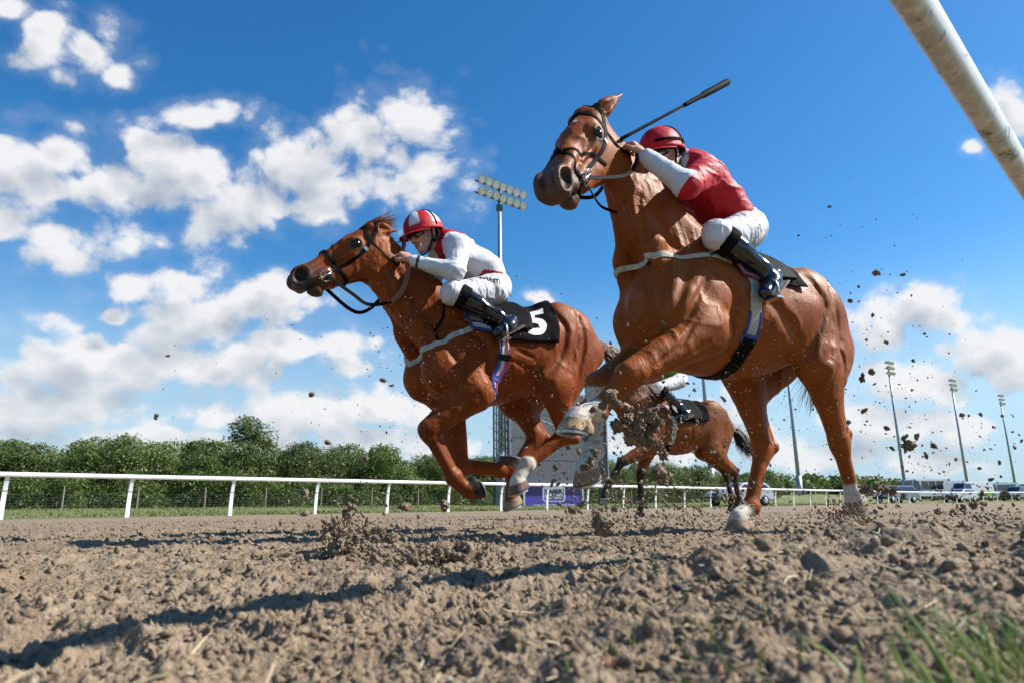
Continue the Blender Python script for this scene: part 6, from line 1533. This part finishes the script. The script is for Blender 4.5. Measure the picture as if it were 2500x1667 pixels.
def vehicle(kind, px_, base_py, depth, yaw, paint_, label, L=4.6, W=1.8, H_=1.75):
    depth = depth * 1.04
    q = dpt(px_, base_py, depth); z = field_z(q[0], q[1]); root = empty('car' if kind != 'van' and kind != 'bus' else ('van' if kind == 'van' else 'minibus'), (q[0], q[1], z), yaw); tag(root, label, 'vehicle' if kind in ('van', 'bus') else 'car', 'vehicles parked beyond the far rail')
    if kind == 'van' or kind == 'bus':
        low = [(-L / 2, .45), (L / 2 - .05, .45), (L / 2, .75), (L / 2 - .05, 1.10), (L / 2 - .45, 1.25), (L / 2 - 1.05, H_ - .12), (L / 2 - 1.3, H_), (-L / 2 + .1, H_), (-L / 2, H_ - .15)]; glass = [(L / 2 - .52, 1.28), (L / 2 - 1.02, H_ - .25), (L / 2 - 1.75, H_ - .25), (L / 2 - 1.75, 1.28)]
    else:
        low = [(-L / 2, .42), (L / 2 - .1, .42), (L / 2, .62), (L / 2 - .06, .86), (L / 2 - .35, .98), (L / 2 - 1.25, 1.08), (L / 2 - 1.95, H_ - .06), (L / 2 - 2.3, H_), (-L / 2 + .5, H_ - .02), (-L / 2 + .12, 1.15), (-L / 2, .9)]; glass = [(L / 2 - 1.40, 1.08), (L / 2 - 2.02, H_ - .13), (-L / 2 + .62, H_ - .15), (-L / 2 + .34, 1.10)]
    n = len(low); V = []; zt = 1.0
    for sgn in (-1, 1):
        for (x, zz) in low: V.append((x, sgn * (W / 2 - .16 * max(0, (zz - zt) / (H_ - zt)) ** 1.2), zz))
    F = [tuple(range(n)), tuple(range(2 * n - 1, n - 1, -1))] + [(i, n + i, n + (i + 1) % n, (i + 1) % n) for i in range(n)]
    b = mesh_obj('body', V, F, paint_, root); bm = bmesh.new(); bm.from_mesh(b.data); bmesh.ops.recalc_face_normals(bm, faces=bm.faces); bmesh.ops.bevel(bm, geom=[e for e in bm.edges], offset=.045, segments=2, affect='EDGES'); bm.to_mesh(b.data); bm.free()
    for sgn in (-1, 1):
        g = [(x, sgn * (W / 2 + .006 - .16 * max(0, (zz - zt) / (H_ - zt)) ** 1.2), zz) for (x, zz) in glass]; mesh_obj('window', g, [(0, 1, 2, 3)] if sgn < 0 else [(3, 2, 1, 0)], GLASSD, root)
        if kind == 'bus':
            for k in range(3): x0 = L / 2 - 1.95 - k * 1.05; mesh_obj('window', [(x0, sgn * (W / 2 - .05), 1.3), (x0, sgn * (W / 2 - .10), H_ - .28), (x0 - .95, sgn * (W / 2 - .10), H_ - .28), (x0 - .95, sgn * (W / 2 - .05), 1.3)], [(0, 1, 2, 3)], GLASSD, root).location = (0, sgn * .055, 0)
        for x in (L / 2 - .85, -L / 2 + .85):
            mb = MB(); mb.lathe([(.02, -.11), (.22, -.11), (.34, -.10), (.355, -.06), (.355, .06), (.34, .10), (.22, .11), (.02, .11)], 18, [[1, 0, 0], [0, 0, 1], [0, -1, 0]], (x, sgn * (W / 2 - .08), .355)); w = mb.obj('wheel', TYRE, root, True)
            mb = MB(); mb.lathe([(.01, -.118), (.2, -.118), (.21, -.10), (.21, .10), (.2, .118), (.01, .118)], 14, [[1, 0, 0], [0, 0, 1], [0, -1, 0]], (x, sgn * (W / 2 - .08), .355)); mb.obj('rim', SILVER, w, True)
        MB().box((L / 2 - .06, sgn * (W / 2 - .30), .80), (.12, .36, .17)).obj('headlight', LIGHTW, root); MB().box((-L / 2 + .02, sgn * (W / 2 - .15), 1.0), (.08, .18, .3)).obj('tail_light', LIGHTR, root); MB().box((L / 2 - 1.55, sgn * (W / 2 + .09), 1.12), (.12, .16, .14)).obj('mirror', BUMPER, root)
    i0 = 4 if kind in ('van', 'bus') else 5; (x1, z1), (x2, z2) = low[i0], low[i0 + 1]; nx, nz = nrm((z2 - z1, x1 - x2)); nx, nz = abs(nx), abs(nz); a_, b_ = .10, .92
    g = [(lerp(x1, x2, t) + nx * .012, y, lerp(z1, z2, t) + nz * .012) for t, y in ((a_, -W / 2 + .2), (a_, W / 2 - .2), (b_, W / 2 - .3), (b_, -W / 2 + .3))]; mesh_obj('windscreen', g, [(0, 1, 2, 3)], GLASSD, root)
    MB().box((L / 2 - .02, 0, .55), (.10, W - .2, .20)).obj('bumper', BUMPER, root); MB().box((L / 2 - .005, 0, .78), (.05, W * .42, .16)).obj('grille', BUMPER, root)
    return root
for a in (('car', 1808, 1238, 46, math.radians(205), SILVER, 'silver estate car behind the rear of the third horse', 4.5, 1.78, 1.55), ('car', 2190, 1230, 72, math.radians(200), GREYP, 'grey off-road car, leftmost of the vehicles parked on the right', 4.6, 1.85, 1.80), ('bus', 2262, 1226, 86, math.radians(190), CARW, 'white minibus with side windows among the parked vehicles', 6.2, 2.0, 2.6),
          ('van', 2300, 1225, 92, math.radians(185), CARW, 'plain white van behind the minibus', 5.4, 2.0, 2.5), ('van', 2375, 1223, 84, math.radians(195), CARW, 'white van with yellow and green side checks', 5.2, 2.0, 2.35), ('bus', 2440, 1222, 98, math.radians(190), SILVER, 'silver minibus near the right edge', 5.6, 2.0, 2.4), ('car', 2486, 1221, 88, math.radians(205), GREYP, 'grey off-road car at the right edge', 4.6, 1.85, 1.80), ('car', 2345, 1225, 78, math.radians(210), SILVER, 'silver car in front of the checked van', 4.4, 1.8, 1.5)):
    r_ = vehicle(*a)
    if 'checks' in a[6]:
        for k in range(6):
            for j in range(2):
                for sgn in (-1, 1): MB().box((-2.3 + k * .62, sgn * 1.006, .75 + j * .3), (.60, .012, .28)).obj('check_panel', HIVIZ if (k + j) % 2 else GREENP, r_)
# ------------------------------------------------------------------ clods, stones, straw and grass
def ico(sub=1):
    bm = bmesh.new(); bmesh.ops.create_icosphere(bm, subdivisions=sub, radius=1.0); bm.verts.ensure_lookup_table(); V = np.array([v.co[:] for v in bm.verts]); F = np.array([[v.index for v in f.verts] for f in bm.faces]); bm.free(); return V, F
def clod_mesh(seed, sub=3, rough=.55):
    V, F = ico(sub); o = seed * 13.7; d = fbm((V[:, 0] * 1.5 + o, V[:, 1] * 1.5, V[:, 2] * 1.5), 2) * 1.0 * rough + (.45 - np.abs(fbm((V[:, 0] * 3.2 + o, V[:, 1] * 3.2 + 3, V[:, 2] * 3.2), 3, .7)) * 2.2) * 1.1 * rough; d = np.maximum(d, -.8)
    rg = np.random.default_rng(seed); V = V * (1 + d)[:, None] * rg.uniform(.42, 1.4, 3); return V, F
CL = [clod_mesh(k, 4, .75) for k in range(10)]; CS = [clod_mesh(50 + k, 1, .95) for k in range(12)]; CT = [clod_mesh(80 + k, 2, .65) for k in range(10)]
def rot_rand(rg):
    q = rg.normal(0, 1, 4); q /= np.linalg.norm(q); w, x, y, z = q
    return np.array([[1 - 2 * (y * y + z * z), 2 * (x * y - z * w), 2 * (x * z + y * w)], [2 * (x * y + z * w), 1 - 2 * (x * x + z * z), 2 * (y * z - x * w)], [2 * (x * z - y * w), 2 * (y * z + x * w), 1 - 2 * (x * x + y * y)]])
def merged(name, items, mat_, smooth=False):
    """items: (V, F, centre, size) -> one mesh"""
    Vs = []; Fs = []; b = 0
    for (V, F, c, s_, R) in items: Vs.append(V @ R.T * s_ + c); Fs.append(F + b); b += len(V)
    return mesh_obj(name, np.concatenate(Vs), np.concatenate(Fs), mat_, smooth=smooth)
def build_crumbs():
    rg = np.random.default_rng(21); it = []
    for i in range(22000):
        r = .33 * (14 / .33) ** (rg.random() ** .85); a = math.radians(rg.uniform(-44, 44)); x, y = r * math.sin(a), r * math.cos(a)
        s_ = (.0015 + .0040 * rg.random() ** 3) * (1 + .5 * r); s_ = min(s_, .010)
        V, F = CS[i % 12]; it.append((V, F, np.array([x, y, 0.0]), s_, rot_rand(rg)))
    P = np.array([q[2] for q in it]); P[:, 2] = track_h(P[:, 0], P[:, 1], np.maximum(.0022 * np.hypot(P[:, 0], P[:, 1]), .001)); it = [(V, F, p + [0, 0, s_ * .15], s_, R) for (V, F, _, s_, R), p in zip(it, P)]
    tag(merged('loose_crumbs', it, DIRT), 'loose crumbs of sand lying on the track', 'dirt', kind='stuff')
build_crumbs()

def fly(px_, py_, depth): return dpt(px_, py_, depth)
def build_flying():
    rg = np.random.default_rng(33)
    groups = [  # label, centre px, spread px, depth, spread depth, sizes (m), count
        ('sand clod hanging before the dark bay horse', [(1560, 1040, 26, 3.0), (1530, 1020, 20, 3.0), (1590, 1045, 20, 3.05), (1600, 1085, 14, 3.0), (1575, 1075, 16, 3.02), (1510, 1040, 12, 3.0), (1610, 1030, 12, 3.0), (1545, 1065, 14, 3.0), (1585, 1015, 12, 3.0), (1620, 1110, 9, 3.0), (1440, 1130, 16, 2.75), (1452, 1105, 11, 2.75), (1425, 1140, 10, 2.75), (1490, 960, 14, 2.8), (1470, 990, 12, 2.8), (1505, 985, 9, 2.85), (1450, 1000, 9, 2.7), (1475, 1015, 7, 2.8), (1612, 1158, 13, 3.2), (1632, 1162, 8, 3.2)]),
        ('sand clod flying behind the nearest horse', [(2208, 1067, 11, 3.6), (2218, 1087, 14, 3.6), (2238, 1063, 7, 3.6), (2178, 1094, 10, 3.6), (2210, 1098, 8, 3.6), (2348, 1014, 9, 4.2), (2395, 1012, 7, 4.2), (2165, 836, 9, 3.8), (2140, 667, 9, 3.8), (2204, 671, 7, 4.0), (2106, 916, 10, 3.6), (2104, 926, 8, 3.6), (2127, 907, 9, 3.6), (2135, 937, 6, 3.6), (2109, 1003, 11, 3.6), (2160, 1195, 18, 3.5), (2145, 1190, 12, 3.5), (2180, 1198, 14, 3.5), (2116, 1195, 14, 3.4), (2105, 1198, 10, 3.4), (2261, 1112, 9, 3.9), (2280, 1088, 7, 3.9), (2165, 1045, 7, 3.6), (2398, 1204, 13, 3.0), (2450, 1203, 11, 3.0), (2378, 1233, 16, 2.8), (2352, 1236, 9, 2.8), (2400, 1228, 9, 2.8), (2200, 1290, 12, 2.6), (2295, 1310, 12, 2.4), (2205, 1210, 8, 3.2), (2290, 1248, 8, 3.0), (2328, 1250, 9, 3.0), (2237, 1257, 7, 3.0), (2440, 1128, 7, 3.6), (2392, 1143, 7, 3.6), (2420, 1170, 7, 3.4), (2096, 700, 6, 3.8), (2072, 1030, 6, 3.4), (2257, 815, 5, 4.0), (2116, 830, 6, 3.8), (2230, 880, 5, 4.0)]),
        ('sand clod low over the track', [(822, 1300, 20, 2.2), (835, 1335, 24, 2.2), (850, 1320, 16, 2.2), (812, 1350, 14, 2.2), (850, 1262, 10, 2.3), (848, 1245, 7, 2.3), (940, 1390, 24, 1.7), (985, 1380, 30, 1.7), (1010, 1400, 24, 1.7), (1070, 1370, 30, 1.65), (1110, 1375, 34, 1.65), (1150, 1370, 30, 1.65), (1170, 1390, 24, 1.65), (1090, 1395, 28, 1.65), (1040, 1385, 26, 1.65), (960, 1420, 18, 1.6), (900, 1400, 14, 1.7), (930, 1290, 14, 2.1), (955, 1310, 14, 2.1), (895, 1292, 10, 2.2), (990, 1236, 11, 2.4), (1085, 1232, 8, 2.4), (745, 1205, 9, 2.6), (700, 1353, 8, 2.2), (623, 1355, 6, 2.2), (1470, 1280, 14, 2.4), (1455, 1265, 12, 2.4), (1490, 1275, 10, 2.4), (1500, 1240, 8, 2.6), (1395, 1245, 7, 2.6), (1420, 1230, 8, 2.6)]),
        ('small sand clod against the sky', [(894, 1118, 8, 2.6), (615, 1035, 7, 2.4), (382, 1013, 5, 2.4), (410, 868, 5, 2.6), (760, 963, 6, 2.6), (935, 928, 7, 2.8), (957, 940, 5, 2.8), (800, 1080, 6, 2.6), (380, 1020, 4, 2.4), (1070, 1010, 5, 2.8), (1530, 794, 6, 2.7), (1490, 838, 5, 2.7), (2025, 505, 5, 3.6), (1950, 575, 4, 3.6), (2075, 735, 5, 3.8), (2130, 770, 5, 3.8)])]
    names = {}
    for gi, (lab, L) in enumerate(groups):
        for i, (x, y, s_, d) in enumerate(L):
            V, F = CL[(i * 3 + gi) % 10]; c = fly(x, y, d); r = s_ / FPX * d * (.95, .62, 1.05, .8)[gi]
            me = bpy.data.meshes.new('dirt_clod'); Vr = V @ rot_rand(rg).T * r; o = mesh_obj('dirt_clod', Vr, F, DIRT, smooth=False, loc=c); tag(o, lab, 'dirt clod', ['clods before the bay horse', 'clods behind the nearest horse', 'clods low over the track', 'clods against the sky'][gi])
    # uncountable grains and crumbs
    it = []
    def spray(n, cx, cy, sx, sy, d, sd, s0, s1, mesh=CS):
        for i in range(n):
            x, y = rg.normal(cx, sx), rg.normal(cy, sy); dd = max(.9, rg.normal(d, sd)); V, F = mesh[rg.integers(0, len(mesh))]; it.append((V, F, fly(x, y, dd), (s0 + (s1 - s0) * rg.random() ** 4) / FPX * dd, rot_rand(rg)))
    spray(900, 1560, 1060, 110, 90, 3.0, .15, .8, 6); spray(420, 2200, 1060, 120, 110, 3.7, .4, .6, 3.4); spray(260, 2330, 1160, 130, 70, 3.6, .5, .6, 4.2); spray(200, 2180, 820, 90, 120, 3.9, .3, .5, 2.6)
    spray(700, 2060, 1262, 42, 22, 3.3, .06, .9, 4); spray(260, 2090, 1245, 40, 26, 3.3, .1, .9, 5); spray(800, 1890, 950, 120, 130, 3.2, .25, .6, 2.6); spray(600, 1310, 940, 110, 110, 3.7, .25, .6, 2.6); spray(420, 1030, 920, 70, 120, 3.6, .3, .6, 2.6)
    spray(1500, 1090, 1372, 62, 30, 1.65, .05, 1.0, 7); spray(900, 970, 1395, 55, 32, 1.7, .08, 1.0, 8); spray(900, 840, 1325, 45, 40, 2.2, .1, .8, 7); spray(500, 900, 1310, 90, 50, 2.2, .2, .8, 5); spray(350, 1440, 1180, 60, 60, 2.9, .2, .7, 4); spray(700, 1700, 1220, 120, 30, 3.1, .3, .8, 5); spray(500, 1500, 1260, 90, 26, 2.6, .2, .8, 5)
    spray(160, 700, 950, 260, 130, 2.6, .4, .5, 2.4); spray(140, 1900, 600, 160, 140, 3.4, .5, .5, 2.0); spray(200, 2380, 1250, 80, 30, 2.8, .3, .8, 6); spray(260, 1700, 760, 160, 120, 2.9, .15, .5, 1.8); spray(240, 1060, 800, 100, 100, 3.5, .2, .5, 1.8)
    tag(merged('dirt_spray', it, DIRT), 'fine spray of sand flying round the galloping horses', 'dirt', kind='stuff')
build_flying()

STONE = {k: mat('stone_' + k, c, .8, bump=[(60, .004, 3)], noise=(30, .35)) for k, c in dict(white=(.40, .36, .31), black=(.03, .032, .038), red=(.19, .045, .032), brown=(.18, .085, .05), blue=(.09, .15, .22)).items()}
def build_stones():
    rg = np.random.default_rng(44)
    L = [('white', 1800, 1420, .008, 'pale flat stone standing up on the dirt bank below the nearest horse'), ('white', 2125, 1500, .009, 'white pebble in the middle of the dirt bank'), ('white', 1950, 1508, .006, 'small white pebble left of the grass blade'), ('white', 2165, 1630, .011, 'white stone at the bottom edge left of the grass'), ('black', 1450, 1572, .014, 'black angular stone in the foreground'), ('black', 795, 1605, .011, 'long black stone at the bottom left'), ('black', 1920, 1480, .010, 'dark slate chip on the dirt bank'), ('black', 1655, 1430, .008, 'dark stone at the crest of the bank'),
         ('red', 700, 1550, .008, 'dull red lump of brick on the left foreground'), ('red', 745, 1530, .005, 'smaller red crumb of brick beside the dull red lump'), ('red', 1975, 1413, .007, 'red brick chip on the bank'), ('red', 2150, 1378, .008, 'reddish stone near the tip of the tall grass blade'), ('brown', 1800, 1450, .016, 'brown clay lump under the pale flat stone'), ('brown', 1470, 1618, .010, 'brown pebble below the black angular stone'), ('blue', 1377, 1602, .004, 'tiny blue plastic scrap in the foreground'), ('black', 1680, 1580, .010, 'black stone at the bottom right of centre'), ('white', 905, 1600, .006, 'white pebble beside the long black stone'), ('black', 2050, 1470, .007, 'dark chip beside the reddish stones'), ('white', 1560, 1425, .007, 'pale stone on the crest of the bank'), ('black', 1900, 1630, .012, 'broad dark slate at the bottom right')]
    for i, (k, x, y, s_, lab) in enumerate(L):
        V, F = clod_mesh(300 + i, 2, .5); q = gpt(x, y, .03)
        for _ in range(6): q = gpt(x, y, float(track_h(np.array([q[0]]), np.array([q[1]]))[0]) - s_ * .20)
        o = mesh_obj('stone', V @ rot_rand(rg).T * s_ * .62 * (1, 1, .8), F, STONE[k], loc=q); tag(o, lab, 'stone', 'stones on the dirt bank')
    it = {k: [] for k in STONE}
    for i in range(700):
        r = .36 * (2.2 / .36) ** rg.random(); a = math.radians(rg.uniform(-38, 42)); x, y = r * math.sin(a), r * math.cos(a)
        if ns(x, y)[0] > .8 - .1 * rg.random(): continue
        k = rg.choice(list(STONE), p=[.36, .30, .08, .25, .01]); V, F = CS[i % 12]; z = float(track_h(np.array([x]), np.array([y]))[0]); it[k].append((V, F, np.array([x, y, z - .0005]), .0012 + .0036 * rg.random() ** 2.5, rot_rand(rg)))
    for k, L_ in it.items():
        if L_: tag(merged('gravel', L_, STONE[k]), {'white': 'pale', 'black': 'dark', 'red': 'red', 'brown': 'brown', 'blue': 'blue'}[k] + ' grit scattered over the dirt bank', 'gravel', kind='stuff')
build_stones()
STRAW = mat('straw', (.42, .33, .19), .7, noise=(40, .3))
def build_straw():
    rg = np.random.default_rng(51); V = []; F = []; b = 0
    for i in range(900):
        r = .34 * (3.2 / .34) ** rg.random(); a = math.radians(rg.uniform(-40, 42)); x, y = r * math.sin(a), r * math.cos(a)
        if ns(x, y)[0] > .75 and rg.random() > .2: continue
        z = float(track_h(np.array([x]), np.array([y]))[0]); L = rg.uniform(.01, .045); t = rg.uniform(0, 6.28); d = np.array([math.cos(t), math.sin(t), rg.normal(.05, .3)]); p = np.array([x, y, z + .003]); m = p + d * L * .5 + rg.normal(0, .003, 3)
        v, f = tube(catmull([p, m, p + d * L], 5), rg.uniform(.0004, .0011), 4, False); V.append(v); F += [tuple(k + b for k in q) for q in f]; b += len(v)
    tag(mesh_obj('straw', np.concatenate(V), F, STRAW), 'dry straw fibres strewn over the foreground dirt', 'straw', kind='stuff')
build_straw()
def blade(p, d, L, w, bend, n=9):
    """one grass blade: a folded strip with a midrib"""
    d = nrm(d); side = nrm(np.cross(d, (0.3, -1, 0.2))); pts = [np.asarray(p, float)]
    for i in range(n - 1): d = nrm(d + np.asarray(bend) / n); pts.append(pts[-1] + d * L / (n - 1))
    V = []; F = []
    for i, q in enumerate(pts):
        t = i / (n - 1); ww = w * (1 - t ** 1.8) + .0001; V += [q - side * ww, q + np.cross(side, d) * ww * .35, q + side * ww]
    for i in range(n - 1): k = 3 * i; F += [(k, k + 1, k + 4, k + 3), (k + 1, k + 2, k + 5, k + 4)]
    return np.array(V), F
GRASSB = leaf_mat('grass_blades', (.18, .30, .026), (.30, .39, .06)) if 'leaf_mat' in globals() else None
def build_grass():
    rg = np.random.default_rng(61); V = []; F = []; b = 0
    def add(p, d, L, w, bend):
        nonlocal b; v, f = blade(p, d, L, w, bend); V.append(v); F.extend([tuple(k + b for k in q) for q in f]); b += len(v)
    for i in range(220):
        r = rg.uniform(.36, .62); a = math.radians(rg.normal(34.5, 3.6)); x, y = r * math.sin(a), r * math.cos(a); z = float(track_h(np.array([x]), np.array([y]))[0]) - .004
        add((x, y, z), (rg.normal(-.25, .3), rg.normal(0, .2), 1), rg.uniform(.025, .075), rg.uniform(.0007, .0017), rg.normal(0, .5, 3))
    for i in range(70):
        r = rg.uniform(.36, .7); a = math.radians(rg.uniform(4, 30)); x, y = r * math.sin(a), r * math.cos(a); z = float(track_h(np.array([x]), np.array([y]))[0]) - .004
        add((x, y, z), (rg.normal(-.2, .4), rg.normal(0, .2), 1), rg.uniform(.010, .035), rg.uniform(.0005, .0012), rg.normal(0, .6, 3))
    o = mesh_obj('grass', np.concatenate(V), F, GRASSB); tag(o, 'thin green grass sprouting at the lower right corner', 'grass', kind='stuff')
    for i, (x0, y0, x1, y1, w, lab) in enumerate(((2330, 1640, 2172, 1378, .0030, 'tall bent green grass blade leaning left over the dirt bank'), (2440, 1650, 2395, 1425, .0022, 'upright green grass blade near the right edge'), (2290, 1660, 2190, 1500, .0018, 'shorter green grass blade leaning left below the tall one'), (2480, 1600, 2330, 1470, .0018, 'pale grass blade arching left from the right edge'))):
        p = gpt(x0, y0, .04); dd = p[1] * 1.03; q = dpt(x1, y1, dd); v, f = blade(p - [0, 0, .01], q - p + [0, 0, .01], np.linalg.norm(q - p) * 1.04, w, (-.25, 0, -.1), 12); tag(mesh_obj('grass_blade', v - p, f, GRASSB, loc=p), lab, 'grass', 'single grass blades')
build_grass()
# ------------------------------------------------------------------ look-alikes are told apart by their place, counted from the left
def ordinal(i):
    a = 'first second third fourth fifth sixth seventh eighth ninth tenth eleventh twelfth thirteenth fourteenth fifteenth sixteenth seventeenth eighteenth nineteenth'.split(); t = 'twenty thirty forty fifty sixty'.split(); t2 = 'twentieth thirtieth fortieth fiftieth sixtieth'.split()
    return a[i - 1] if i < 20 else (t2[i // 10 - 2] if i % 10 == 0 else t[i // 10 - 2] + '-' + a[i % 10 - 1])
ROWS = {}
for o in list(scene.objects):
    if o.parent is None and 'label' in o and o.get('group'): ROWS.setdefault((o['group'], o['label']), []).append(o)
for (g, lb), L in ROWS.items():
    if len(L) < 2: continue
    L.sort(key=lambda o: px_of(np.array(o.location))[0])
    for i, o in enumerate(L): o['label'] = lb + ', ' + ordinal(i + 1) + ' from the left'
